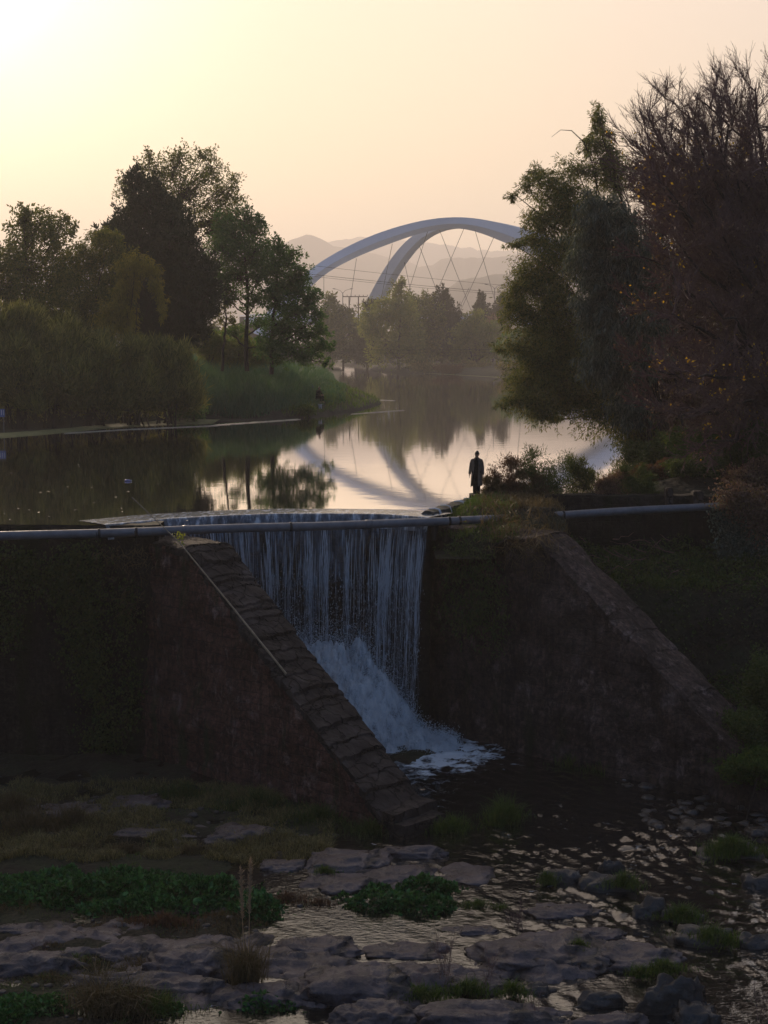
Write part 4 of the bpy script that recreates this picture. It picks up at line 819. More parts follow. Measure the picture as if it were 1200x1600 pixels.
V, Q = blades(Pn, Hh, .06, r.uniform(.3, 1.0, len(Pn)), r); tag(qmesh('bank_grass', V, Q, M_DRYREED), 'rough grass on the left bank', 'grass', kind='stuff')
Pn, r = scatter_px(9000, 440, 600, 606, 650, None, 72); dl = insd(left_land, Pn[:, 0], Pn[:, 1]); ok = dl > .15; Pn, dl = Pn[ok], dl[ok]
V, Q = blades(Pn, r.uniform(.2, .6, len(Pn)) * (1 + .6 * (fbm(Pn[:, 0] * .5, Pn[:, 1] * .2, 0 * Pn[:, 0], 2))), .06, r.uniform(.2, .9, len(Pn)), r); tag(qmesh('point_grass', V, Q, M_GRASS), 'short grass on the low point by the seated person', 'grass', kind='stuff')
# low bushes along the left shore
lowb = [(455, 625, 12, 9, 'low dark bush left of the seated person'), (520, 612, 14, 10, 'low brownish bush behind the seated person'), (545, 622, 12, 7, 'low green bush at the tip of the left bank'), (478, 640, 12, 7, 'small leafy bush at the water below the seated person'), (236, 638, 22, 12, 'low round bush at the water on the left bank'), (120, 640, 20, 10, 'low bush near the left shore, brownish'), (290, 640, 26, 14, 'dense low bush in front of the reed bed')]
for i, (px, py, rx, ry, lab) in enumerate(lowb):
    q = P(px, py + ry, .3); tree('low_bush', lab, 'bush', px, q[1], [(px, py, rx, ry * .8), (px - rx * .5, py + ry * .3, rx * .6, ry * .6), (px + rx * .5, py + ry * .3, rx * .6, ry * .6)], [M_BROAD, M_DRYREED, M_FRESH, M_GRASS, M_BROAD, M_DRYREED, M_FRESH][i], 1600, .2, 'low bushes on the left shore', 80 + i, .04, stems=3, sub=18, subr=.4)

# ---- far shore
GF = 'trees on the far shore'
M_FAR_WILLOW, M_FAR_GREEN = M_WILLOW, M_FRESH
ft = [('willow_tree', 'pale green willow with drooping branches on the far shore, in front of the arch foot', 622, 372, [(622, 452, 10, 14), (620, 474, 22, 22), (598, 490, 28, 20), (582, 512, 18, 20), (632, 508, 28, 28), (604, 538, 26, 28), (644, 545, 20, 18), (570, 500, 12, 12), (628, 440, 6, 8)], M_WILLOW, 7000, .8, .5),
      ('broad_tree', 'dark round tree right of the pale willow on the far shore', 660, 388, [(654, 474, 20, 20), (640, 490, 20, 20), (668, 500, 26, 24), (660, 530, 32, 26), (652, 560, 26, 14)], M_BROAD, 6000, .8, .0),
      ('pointed_tree', 'dark pointed tree with two tops in the middle of the far shore', 690, 395, [(692, 462, 12, 12), (688, 484, 20, 18), (704, 500, 18, 22), (690, 524, 28, 26), (700, 552, 26, 16)], M_FARDARK, 7000, .8, -.4),
      ('feathery_bamboo', 'light green feathery bamboo on the far shore, right of the dark pointed tree', 742, 384, [(742, 512, 22, 20), (722, 530, 18, 20), (762, 532, 24, 22), (742, 552, 32, 18), (716, 556, 16, 14), (780, 548, 18, 16)], M_WILLOW, 7000, .8, -.4),
      ('conical_tree', 'small dark conical evergreen standing beyond the light bamboo', 752, 440, [(752, 466, 6, 8), (752, 480, 12, 10), (752, 494, 16, 10), (750, 508, 16, 10)], M_FARDARK, 3000, .8, -.6),
      ('conical_tree', 'dark conical evergreen partly hidden by the near right tree', 784, 445, [(786, 474, 8, 10), (782, 490, 14, 12), (780, 506, 16, 10)], M_FARDARK, 2600, .8, -.6),
      ('round_tree', 'grey-brown round treetop low between the two conical evergreens', 770, 420, [(768, 510, 18, 12), (776, 522, 18, 14)], M_BROWNTREE, 2400, .8, 0),
      ('broad_tree', 'green reedy tree at the far right of the far shore', 812, 330, [(808, 540, 26, 18), (838, 532, 26, 20), (820, 556, 34, 14), (860, 545, 26, 20)], M_FRESH, 6000, .7, -.3),
      ('broad_tree', 'dim green tree beyond the left bank, under the power poles', 536, 425, [(536, 492, 18, 18), (522, 510, 18, 20), (548, 516, 18, 20), (530, 540, 22, 18), (556, 548, 22, 18)], M_BROAD, 5000, .9, 0),
      ('pointed_tree', 'dim pointed tree just right of the near green tree, far away', 515, 430, [(516, 470, 9, 14), (512, 490, 14, 16), (516, 515, 20, 18), (508, 545, 22, 18)], M_BROAD, 4000, .9, -.3),
      ('dark_tree', 'dark leaning tree between the dim green tree and the willow', 574, 400, [(580, 478, 12, 10), (572, 520, 18, 18), (562, 545, 22, 18), (580, 556, 18, 12)], M_FARDARK, 4000, .8, 0)]
for i, (nm_, lab, fpx, Y, cl, mt, nl, lf, dp) in enumerate(ft):
    tree(nm_, lab, 'tree' if 'bamboo' not in nm_ else 'bamboo', fpx, Y, cl, mt, nl, lf, GF, 100 + i, .35, droop=max(dp, 0), upr=max(-dp, 0), sub=30, subr=.36, stems=1 if 'bamboo' not in nm_ else 3, aspect=.45)
# tree line behind them, one mass
r = np.random.default_rng(130); Vs, Qs, n0 = [], [], 0; mb = MB()
for k in range(240):
    px = r.uniform(380, 1000) if k < 90 else r.uniform(-1300, 380); Y = r.uniform(470, 560) if k < 90 else r.uniform(330, 520); h = r.uniform(5, 11); q = PY(px, 520, Y); w = r.uniform(3, 6)
    n = 260; pts = q * [1, 1, 0] + inball(n, r) * [w, w, h * .5] + [0, 0, 2.5 + h * .5]; Vq, Qq = leafquads(pts, r.normal(size=(n, 3)), r.uniform(.8, 1.6, n), .8, .1, r); mb.add(Vq, Qq)
tag(mb.build('distant_woods', M_FARDARK), 'low distant woods beyond the river in front of the bridge', 'woods', kind='stuff')
fs = [(660, 574, 24, 7, 'low pale shrub on the far shore below the dark round tree'), (740, 574, 26, 8, 'low grey shrub on the far shore below the light bamboo'), (800, 578, 22, 8, 'low grey shrub near the right end of the far shore'), (700, 578, 20, 6, 'low brown shrub at the water in the middle of the far shore')]
for i, (px, py, rx, ry, lab) in enumerate(fs):
    tree('low_bush', lab, 'bush', px, 352 - i * 4 - (px > 780) * 40, [(px, py, rx, ry), (px + rx * .5, py + 2, rx * .6, ry * .8)], [M_DRYREED, M_DRYREED, M_DRYREED, M_REDBUSH][i], 2400, .5, 'low bushes on the far shore', 140 + i, .05, stems=3, sub=24, aspect=.2, upr=.8)

# ---- right bank
b1 = [(930, 192, 10, 20), (944, 214, 13, 14), (922, 226, 12, 14), (950, 245, 20, 20), (902, 264, 22, 14), (962, 275, 30, 24), (850, 268, 18, 9), (824, 286, 14, 10), (803, 304, 7, 7), (872, 298, 30, 20), (900, 330, 42, 32), (846, 340, 20, 18), (836, 372, 22, 9), (806, 382, 13, 4), (880, 388, 42, 34), (842, 420, 30, 22), (812, 450, 22, 16), (860, 460, 42, 34), (822, 490, 26, 18), (804, 478, 14, 11), (868, 520, 42, 34), (804, 540, 24, 8), (780, 546, 9, 4), (842, 562, 36, 22), (862, 592, 42, 28), (826, 604, 26, 18), (802, 628, 18, 12), (850, 640, 30, 16), (890, 624, 26, 16), (905, 560, 36, 46), (930, 600, 20, 28), (866, 655, 10, 6), (940, 640, 34, 26), (985, 660, 34, 30), (1010, 690, 30, 30), (1030, 600, 40, 60)]
b1root = tree('leaning_bamboo', 'big dark bamboo leaning out over the water right of the bridge', 'bamboo', 1045, 76, b1, M_DARKB, 70000, .23, None, 150, .07, droop=.5, stems=3, aspect=.2, sub=46, subr=.46, ydepth=.8, loose=.62)
mb = MB(); mb.tube([PY(935, 300, 76), PY(924, 250, 76), PY(912, 222, 75.5), PY(893, 204, 75), PY(876, 203, 74.7), PY(862, 214, 74.5)], [.045, .04, .032, .024, .015, .008], 5); mb.build('bare_cane', BARK, b1root, smooth=True)
tree('grey_bamboo', 'grey-green long-leaved bamboo between the dark leaning bamboo and the leafless tree', 'bamboo', 1060, 70, [(930, 330, 30, 28), (962, 348, 32, 34), (920, 388, 32, 36), (960, 430, 38, 44), (926, 470, 26, 34), (952, 510, 38, 38), (942, 560, 36, 34), (980, 590, 36, 34), (985, 640, 30, 26), (1000, 400, 40, 60), (1000, 520, 40, 60)], M_GREY, 26000, .40, None, 151, .06, droop=1.3, stems=3, aspect=.13, sub=50)
tree('olive_tree', 'dark olive-leaved tree behind the reddish leafless tree', 'tree', 1120, 72, [(1020, 290, 34, 30), (1060, 340, 50, 50), (1120, 330, 60, 50), (1180, 300, 50, 50), (1060, 440, 60, 60), (1150, 430, 60, 60), (1080, 540, 60, 60), (1170, 540, 60, 60), (1090, 630, 60, 50), (1180, 640, 60, 50), (1040, 600, 40, 50)], M_BROWNTREE, 62000, .16, None, 152, .35, sub=90, subr=.36)
tree('yellowing_tree', 'yellow-green leafy tree at the right edge, low behind the leafless tree', 'tree', 1180, 63, [(1150, 490, 26, 26), (1180, 470, 26, 30), (1165, 530, 34, 28), (1195, 560, 26, 34), (1130, 540, 20, 20), (1160, 580, 36, 22), (1195, 500, 30, 30)], M_GOLD, 6000, .13, None, 153, .16, sub=30, subr=.42)
def twig_tree(name, label, foot, Y, limbs, seed, n1=21, n2=12, n3=9, spread=.9):
    """leafless tree: limbs > branches > shoots > fine twigs"""
    r = np.random.default_rng(seed); fx = PY(foot, 600, Y)[0]; fz = gz(fx, Y) - .2; root = thing(name, label, 'tree', (fx, Y, fz))
    mbL, mbT = MB(), MB(); base = np.array([fx, Y, fz]); knot = np.array([fx - .3, Y, fz + 2.6]); mbL.tube(curve(base, knot, 5, 0, .1, r), np.linspace(.42, .34, 5), 9)
    A2, B2, R2, tips = [], [], [], []
    for (px, py, dy, z0) in limbs:
        e = PY(px, py, Y + dy); q = curve(knot + [0, 0, z0], e, 9, .05, .16, r); Ln = np.linalg.norm(e - knot); mbL.tube(q, np.linspace(.17, .03, 9), 6)
        dL = unit(np.gradient(q, axis=0))
        for j in range(n1):
            t = r.uniform(.22, 1.0) * 8; k = int(min(t, 7)); a = q[k] + (q[k + 1] - q[k]) * (t - k)
            d = unit(dL[k] * .8 + r.normal(size=3) * spread * .75 + [0, 0, .25]); l1 = Ln * r.uniform(.14, .30) * (1.15 - t / 14); b = curve(a, a + d * l1, 6, r.uniform(-.05, .08), .25, r)
            mbT.tube(b, np.linspace(.032, .012, 6), 4)
            for m in range(n2):
                t2 = r.uniform(.15, 1) * 5; k2 = int(min(t2, 4)); a2 = b[k2] + (b[k2 + 1] - b[k2]) * (t2 - k2)
                d2 = unit(d * 1.1 + r.normal(size=3) * .42 + [-.06, 0, .22]); l2 = l1 * r.uniform(.28, .62); m2 = a2 + d2 * l2 * .5 + r.normal(size=3) * l2 * .05; e2 = a2 + d2 * l2 + np.array([0, 0, r.uniform(-.02, .1)]) * l2
                A2 += [a2, m2]; B2 += [m2, e2]; R2 += [.013, .010]
                for o in range(n3):
                    t3 = r.uniform(.1, 1); a3 = a2 + (e2 - a2) * t3; d3 = unit(d2 + r.normal(size=3) * .38 + [-.04, 0, .15]); e3 = a3 + d3 * l2 * r.uniform(.25, .6); A2.append(a3); B2.append(e3); R2.append(.0068); tips.append(e3)
    R2 = np.array(R2); mbT.segs(np.array(A2), np.array(B2), R2, R2 * .6)
    mbL.build('limbs', M_LIMB, root, smooth=True); mbT.build('twigs', M_TWIG, root); return root, np.array(tips), r
lim = [(1040, 260, 4, .3), (1090, 300, -3, .2), (1160, 300, 5, .1), (1060, 430, 2, 0), (1120, 430, 4, 0), (1180, 500, 3, -.2), (1050, 540, 4, -.3), (1110, 530, 3, -.3), (1140, 690, -3, -1.0), (1012, 180, -2, .5), (1000, 224, 3, .4), (1085, 202, -3, .3), (1160, 192, 4, .3), (1080, 264, 2, .2), (1150, 264, -3, .2), (1030, 202, 1, .5), (1062, 172, 4, .3), (1100, 160, -2, .4), (1140, 152, 2, .2), (1180, 137, -1, .3), (1230, 162, 3, 0), (1020, 264, -3, .2), (1050, 234, 3, .4), (1120, 214, -4, .3), (1180, 204, 5, .2), (1000, 300, 2, 0), (1040, 290, -5, .2), (1120, 270, 3, .1), (1190, 260, -4, .2), (1000, 400, -2, 0), (1060, 380, -5, 0), (1130, 370, -6, .1), (1000, 480, 0, -.2), (1050, 490, -6, -.3), (1110, 470, -7, -.2), (1180, 400, -6, 0), (985, 560, 1, -.4), (1030, 580, -5, -.6), (1090, 590, -7, -.6), (1010, 640, -2, -.8), (1060, 650, -6, -1.0), (1130, 640, -7, -.8), (1190, 600, -7, -.6), (1090, 700, -6, -1.4)]
ttree, tips, r = twig_tree('leafless_tree', 'big leafless reddish-brown tree at the right edge, a few yellow leaves left', 1255, 60, lim, 160)
k = r.choice(len(tips), 1500, False); 
w = noise3(tips[k][:, 0] * .5, tips[k][:, 1] * .5, tips[k][:, 2] * .5) > .12; pts = tips[k][w]; pts = np.repeat(pts, 2, 0) + r.normal(size=(len(pts) * 2, 3)) * .10; low = pts[:, 2] < 15; pts = pts[low]
V, Q = leafquads(pts, r.normal(size=(len(pts), 3)) + [0, 0, -.6], r.uniform(.09, .19, len(pts)), .09, .1, r); qmesh('yellow_leaves', V, Q, M_YELLOW, ttree)
hi_ = tips[(tips[:, 2] > 13.5)]; pts = hi_[r.choice(len(hi_), min(220, len(hi_)), False)]
V, Q = leafquads(pts, r.normal(size=(len(pts), 3)) * .4 + [0, 0, -1], r.uniform(.10, .22, len(pts)), .045, .1, r); qmesh('seed_pods', V, Q, M_LIMB, ttree)  # seed pods hanging from the highest twig tips, built as narrow leaf quads
k = r.choice(len(tips), 16000, False) if len(tips) > 16000 else np.arange(len(tips)); pts = tips[k]; pts = pts[pts[:, 2] < 12.5]
V, Q = leafquads(pts, r.normal(size=(len(pts), 3)) + [0, 0, -.4], r.uniform(.05, .15, len(pts)), .06, .1, r); qmesh('withered_leaves', V, Q, M_BROWNTREE, ttree)
# bushes on the right bank and along the wall
rb = [(1010, 722, 34, 30, 66, M_IVY, 'dark rounded bush on the right shore where the bamboo canes rise'), (1042, 700, 40, 26, 63, M_IVY, 'dark bush at the right waterside below the leafless tree'), (1100, 690, 46, 30, 60, M_GRASS, 'green grassy bush on the right bank, below the yellow leaves'), (1168, 690, 44, 36, 57, M_IVY, 'dark green bush at the right edge above the wall'), (1020, 735, 30, 20, 58, M_REDBUSH, 'brown bush at the water beside the wall end'), (1090, 738, 46, 20, 56.5, M_IVY, 'low dark bush right behind the concrete blocks'), (1170, 740, 46, 26, 55, M_BROWNTREE, 'withered tangle of stems at the right edge by the pipe end')]
for i, (px, py, rx, ry, Y, mt, lab) in enumerate(rb):
    r_ = np.random.default_rng(170 + i); cl = [(px + r_.uniform(-.7, .7) * rx, py + r_.uniform(-.5, .7) * ry, rx * .5, ry * .55) for _ in range(6)] + [(px, py + ry * .9, rx, ry * .5)]
    tree('bank_bush', lab, 'bush', px, Y, cl, mt, 7000, .13, 'bushes on the right bank', 171 + i, .03, stems=3, sub=34, subr=.42, upr=.3)
wb = [(796, 748, 30, 26, 53.6, M_REDBUSH, 'rusty dry bush right of the standing person'), (856, 736, 38, 32, 54.0, M_IVY, 'dark green bush on the wall, the largest there'), (906, 742, 20, 28, 54.2, M_BROAD, 'smaller upright green bush right of the large dark bush'), (955, 758, 22, 16, 54.0, M_BROWNTREE, 'small dark plant on the wall left of the water gap'), (995, 752, 24, 20, 54.0, M_IVY, 'spiky dark plant on the wall before the bright water'), (772, 762, 14, 12, 53.4, M_DRY, 'dry grassy tuft just right of the standing person'), (830, 758, 22, 16, 53.5, M_DRY, 'dry grassy tuft between the rusty bush and the dark green bush')]
for i, (px, py, rx, ry, Y, mt, lab) in enumerate(wb):
    r_ = np.random.default_rng(190 + i); cl = [(px + r_.uniform(-.9, .9) * rx, py + r_.uniform(-.9, .7) * ry, rx * r_.uniform(.2, .4), ry * r_.uniform(.25, .45)) for _ in range(11)] + [(px, py + ry * .7, rx, ry * .45)]
    tree('wall_bush', lab, 'bush', px, Y, cl, mt, 3000, .13, 'bushes on the retaining wall', 191 + i, .012, stems=3, sub=30, subr=.7, upr=.8, aspect=.2)

# ------------------------------------------------------------------ rocks in the stream bed
M_ROCK = solidmat('stream_rock', [(.30, (.026, .020, .021)), (.45, (.068, .051, .054)), (.6, (.112, .088, .090)), (.75, (.165, .137, .135))], 1.1, .62, .75, 7, moss=((.030, .040, .016, 1), 1.12, 1.6, .30), dist=.09, rrange=(.22, .65), spec=.5, crack=.34)
M_WETROCK = solidmat('wet_rock', [(.35, (0.0210, 0.0175, 0.0154)), (.6, (0.0525, 0.0434, 0.0385))], 1.6, .4, .6, 8, moss=((.025, .04, .012, 1), 1.02, 2.0, .35), dist=.06, spec=.5, rrange=(.2, .55))
def rock(px0, px1, py0, py1, H, label, seed, mat=None, zb=None, sharp=.5, sub=5, group='rocks in the stream bed'):
    """a water-worn slab: the two picture extents give its width and length on the bed, H its height"""
    zb = WZ - .16 if zb is None else zb
    m_ = (px1 - px0) * .07; px0 -= m_; px1 += m_; py0 -= 4; py1 += 4; H = H * 1.2
    cx, cb = (px0 + px1) / 2, P((px0 + px1) / 2, py1, zb); W_ = (px1 - px0) * np.linalg.norm(cb - CAM) / F
    ftop = P(cx, py0, zb + H * .85); L_ = max(ftop[1] - cb[1], W_ * .28)
    c = np.array([cb[0], cb[1] + L_ * .5, zb]); bm = bmesh.new(); bmesh.ops.create_icosphere(bm, subdivisions=sub, radius=1)
    co = np.array([v.co for v in bm.verts]); q = np.sign(co) * np.abs(co) ** .72; q /= np.maximum(1, np.abs(q).max(axis=1))[:, None] * .98
    o = seed * 7.31
    d = .26 * fbm(q[:, 0] * 1.3 + o, q[:, 1] * 1.3, q[:, 2] * 1.3 + o, 3) - .30 * sharp * np.abs(noise3(q[:, 0] * 1.9 + o, q[:, 1] * 1.9 + 3, q[:, 2] * 1.2)) + .07 * fbm(q[:, 0] * 5 + o, q[:, 1] * 5, q[:, 2] * 5, 3)
    q = q * (1 + d[:, None]); q[:, 2] = np.where(q[:, 2] > 0, q[:, 2], q[:, 2] * .6)
    # bedding: flat ledges with undercut steps
    zl = q[:, 2]; st = np.floor(zl * 3.2 + .5 * noise3(q[:, 0] * 2 + o, q[:, 1] * 2, 0 * zl)) / 3.2; q[:, 2] = zl * (1 - .45 * sharp) + st * .45 * sharp
    sc_ = np.array([W_ / (q[:, 0].max() - q[:, 0].min()), L_ / (q[:, 1].max() - q[:, 1].min()), H / q[:, 2].max()]); q = q * sc_
    q[:, 0] -= (q[:, 0].max() + q[:, 0].min()) / 2; q[:, 1] -= (q[:, 1].max() + q[:, 1].min()) / 2
    for v, p_ in zip(bm.verts, q): v.co = p_
    me = bpy.data.meshes.new('rock'); bm.to_mesh(me); bm.free(); me.materials.append(mat or M_ROCK)
    for p_ in me.polygons: p_.use_smooth = True
    ob = link(bpy.data.objects.new('rock', me)); ob.location = tuple(c); tag(ob, label, 'rock', group); return ob, c, W_, L_
RK = [(158, 252, 1240, 1278, .30, 'pale flat rock at the foot of the red wing wall', 1), (318, 442, 1284, 1328, .42, 'pale cracked slab in front of the red wing wall, two ledges', 2), (165, 325, 1286, 1318, .22, 'low dark slab left of the pale cracked slab', 3), (232, 300, 1272, 1290, .16, 'small flat rock just behind the low dark slab', 4), (442, 495, 1304, 1320, .15, 'small mossy flat rock right of the pale cracked slab', 5),
      (478, 604, 1322, 1372, .38, 'broad grey slab left of the watercress, grass in its crack', 6), (590, 708, 1318, 1350, .34, 'pale pointed slab beyond the small round cress mound', 7), (566, 690, 1346, 1392, .30, 'smooth sloping slab just left of the small round cress mound', 8), (470, 604, 1360, 1408, .30, 'smooth slab at the left tip of the long cress mound', 9), (398, 482, 1340, 1370, .26, 'dark rounded rock between the big cress bank and the grey slab', 10), (690, 788, 1345, 1392, .22, 'low wide slab right of the small round cress mound', 11),
      (828, 952, 1408, 1444, .26, 'flat reddish slab alone in the water', 12), (694, 790, 1444, 1472, .22, 'flat slab behind the twiggy weeds', 13), (748, 960, 1448, 1536, .50, 'largest grey slab, front edge undercut above the bright pool', 14), (930, 1078, 1468, 1532, .40, 'right end slab with a grassy edge beside the rippled water', 15), (880, 990, 1446, 1480, .24, 'low slab behind the largest grey slab', 16),
      (470, 668, 1494, 1590, .62, 'big broken slab with a dark hollow, left of the twiggy weeds', 17), (420, 562, 1458, 1512, .34, 'sloping slab below the bright pool', 18), (214, 372, 1478, 1550, .58, 'rounded slab with a dark hole on its top', 19), (124, 226, 1474, 1516, .40, 'rounded rock left of the slab with the hole', 20), (-30, 124, 1484, 1536, .46, 'long dark slab at the left edge', 21), (196, 352, 1516, 1572, .40, 'low dark rock below the slab with the hole', 22), (-20, 90, 1440, 1472, .24, 'low slab at the left edge below the narrow pool', 23),
      (640, 880, 1560, 1625, .42, 'broad dark slab at the bottom edge', 24), (360, 480, 1470, 1530, .34, 'dark slab behind the plumed grass', 25), (560, 700, 1470, 1510, .24, 'low dark slab at the foot of the twiggy weeds', 26), (90, 240, 1520, 1560, .36, 'dark ledge behind the arching grass', 27), (330, 470, 1530, 1590, .40, 'dark ledge behind the cress at the foot of the plumed grass', 28), (250, 400, 1405, 1440, .25, 'low ledge in front of the big cress bank', 29), (700, 800, 1520, 1565, .34, 'dark slab among the twiggy weeds', 30), (20, 160, 1250, 1290, .25, 'dark slab below the dam wall at the left edge', 61), (870, 1010, 1580, 1640, .4, 'slab cut by the bottom edge beside the jagged boulder', 62), (520, 640, 1560, 1620, .4, 'slab cut by the bottom edge below the broken slab', 63)]
for a in RK: rock(*a)
BL = [(840, 910, 1358, 1392, .42, 'small boulder with grass on its left side', 31, .7), (912, 1000, 1364, 1404, .52, 'rounded boulder topped with grass in midstream', 32, .6), (936, 975, 1350, 1370, .42, 'small round rock right behind the grass-topped boulder', 33, .5), (990, 1046, 1404, 1448, .62, 'blocky tilted boulder in midstream', 34, .9), (1034, 1102, 1420, 1452, .40, 'low boulder under grass, right of the blocky boulder', 35, .6), (1056, 1150, 1446, 1492, .45, 'grassy boulder in the fast water', 36, .6),
      (1002, 1104, 1532, 1600, .85, 'large jagged boulder near the bottom edge', 37, 1.0), (1060, 1126, 1566, 1620, .5, 'dark wet boulder against the large jagged one', 38, .8), (902, 980, 1552, 1588, .42, 'flat-topped block in the bright pool', 39, .9), (800, 872, 1536, 1566, .3, 'small block under the edge of the largest slab', 40, .9), (1156, 1215, 1460, 1494, .4, 'dark rock at the right edge, nearest of the two', 41, .7), (1160, 1225, 1364, 1402, .45, 'wet rock at the right edge in the rapids', 42, .7), (1100, 1195, 1308, 1352, .45, 'rock under the large grass clump in the rapids', 43, .6),
      (1070, 1130, 1276, 1310, .3, 'dark rock at the head of the rapids', 44, .7), (1150, 1205, 1238, 1268, .34, 'dark rock by the right bank', 45, .7), (1096, 1140, 1236, 1256, .24, 'small rock upstream by the right bank', 46, .7), (1170, 1220, 1290, 1314, .3, 'rock at the right edge above the grass clump', 47, .7), (960, 1010, 1222, 1238, .2, 'small wet rock near the right wing wall', 48, .7)]
for x0, x1, y0, y1, H, lab, sd, shp in BL: rock(x0, x1, y0, y1, H, lab, sd, M_WETROCK, WZ - .2, shp, 4, 'boulders in the water')
# loose stones by the right bank, too many to count
r = np.random.default_rng(200); mb = MB(); ico = bmesh.new(); bmesh.ops.create_icosphere(ico, subdivisions=2, radius=1); iv = np.array([v.co for v in ico.verts]); it = np.array([[v.index for v in f.verts] + [f.verts[0].index] for f in ico.faces]); 
iff = np.array([[v.index for v in f.verts] for f in ico.faces]); ico.free(); SV, SF, n0 = [], [], 0
def stones(n, x0, x1, y0, y1, s0, s1, zo):
    global n0
    for k in range(n):
        q = P(r.uniform(x0, x1), r.uniform(y0, y1), WZ); q[2] = max(float(hground(q[0:1][None], q[1:2][None])[0, 0]), WZ - .05) + zo; s = r.uniform(s0, s1) * r.uniform(.5, 1); v = iv * (1 + .35 * noise3(iv[:, 0] * 1.3 + k, iv[:, 1] * 1.3, iv[:, 2] * 1.3)[:, None])
        SV.append(q + v * s * [1, r.uniform(.6, 1), .6]); SF.append(iff + n0); n0 += len(iv)
stones(240, 1000, 1210, 1205, 1290, .05, .30, -.02); stones(110, 1040, 1210, 1290, 1420, .05, .22, -.04); stones(160, 440, 800, 1380, 1500, .03, .14, -.03); stones(120, 0, 480, 1240, 1330, .04, .16, 0); stones(150, 0, 700, 1430, 1600, .03, .14, 0)
tag(qmesh('loose_stones', np.concatenate(SV), np.concatenate(SF), M_WETROCK, smooth=True), 'loose wet stones along the stream', 'stones', kind='stuff')

# ------------------------------------------------------------------ cress beds, grass clumps, weeds
def bedz(x, y): return np.maximum(hground(np.atleast_2d(x), np.atleast_2d(y))[0], WZ - .06)
def mound_plant(name, label, cat, spots, mat, dens, leaf, seed, group=None, aspect=.75, hfac=1.0):
    """low leafy cushion: (px, py, rx, ry, height) heaps standing on the bed"""
    r = np.random.default_rng(seed); c0 = P(spots[0][0], spots[0][1] + spots[0][3], WZ); root = thing(name, label, cat, (c0[0], c0[1], WZ - .1), group); LV, DV = [], []; mb = MB()
    for px, py, rx, ry, h in spots:
        cb = P(px, py + ry, WZ); R = rx * np.linalg.norm(cb - CAM) / F; top = P(px, py - ry, WZ + h); Ry = max((top[1] - cb[1]) / 2, R * .25); cy = cb[1] + Ry
        n = int(1.7 * dens * R * Ry * 3.1); a = r.uniform(0, 2 * np.pi, n); q = np.sqrt(r.uniform(0, 1, n)); x = cb[0] + R * q * np.cos(a); y = cy + Ry * q * np.sin(a)
        q = np.where(r.random(n) < .14, r.uniform(.9, 1.45, n), q); x = cb[0] + R * q * np.cos(a); y = cy + Ry * q * np.sin(a); edge_n = .35 * fbm(x * 1.1, y * 1.1, 0 * x + seed, 3); z = WZ - .05 + h * np.clip(1 - (q + edge_n) ** 2.6, .03, 1) * (.85 + .35 * fbm(x * 1.6, y * 1.6, 0 * x, 3)) - r.exponential(.04, n)
        LV.append(np.stack([x, y, z], 1)); nx = np.stack([np.cos(a) * q * .6, np.sin(a) * q * .6 - .2, .45 + 0 * a], 1); DV.append(nx + r.normal(size=(n, 3)) * .55)
        k = r.choice(n, n // 6, False); S_ = LV[-1][k]; mb.segs(S_ * [1, 1, 0] + [0, 0, WZ - .15], S_, .006, .004)
    Pn, D = np.concatenate(LV), np.concatenate(DV); ln = 1.55 * leaf * r.uniform(.5, 1.3, len(Pn)); V, Q = leafquads(Pn, D, ln, ln * aspect, .12, r); mb.add(V, Q); mb.build('foliage', mat, root); return root
mound_plant('watercress', 'big bank of watercress on the left, behind the plumed grass', 'water plant', [(60, 1382, 100, 44, .55), (180, 1374, 110, 36, .50), (300, 1386, 100, 40, .62), (390, 1410, 52, 34, .5), (-40, 1390, 70, 40, .5), (240, 1412, 130, 24, .4)], M_CRESS, 420, .085, 210, 'watercress in the stream bed')
mound_plant('watercress', 'long low cushion of watercress in the middle, at the bright pool', 'water plant', [(590, 1400, 55, 26, .42), (655, 1406, 56, 24, .40), (540, 1396, 14, 10, .2)], M_CRESS, 480, .08, 211, 'watercress in the stream bed')
mound_plant('watercress', 'small round watercress cushion right behind the long one', 'water plant', [(668, 1376, 46, 22, .42), (690, 1380, 22, 16, .3)], M_CRESS, 520, .08, 212, 'watercress in the stream bed')
mound_plant('watercress', 'low watercress patch at the foot of the plumed grass', 'water plant', [(410, 1560, 52, 24, .35), (440, 1566, 24, 16, .25)], M_CRESS, 650, .07, 213, 'watercress in the stream bed')
mound_plant('watercress', 'watercress in the bottom left corner', 'water plant', [(40, 1566, 70, 30, .35), (-20, 1580, 60, 30, .35), (265, 1572, 30, 16, .2)], M_CRESS, 600, .07, 214, 'watercress in the stream bed')
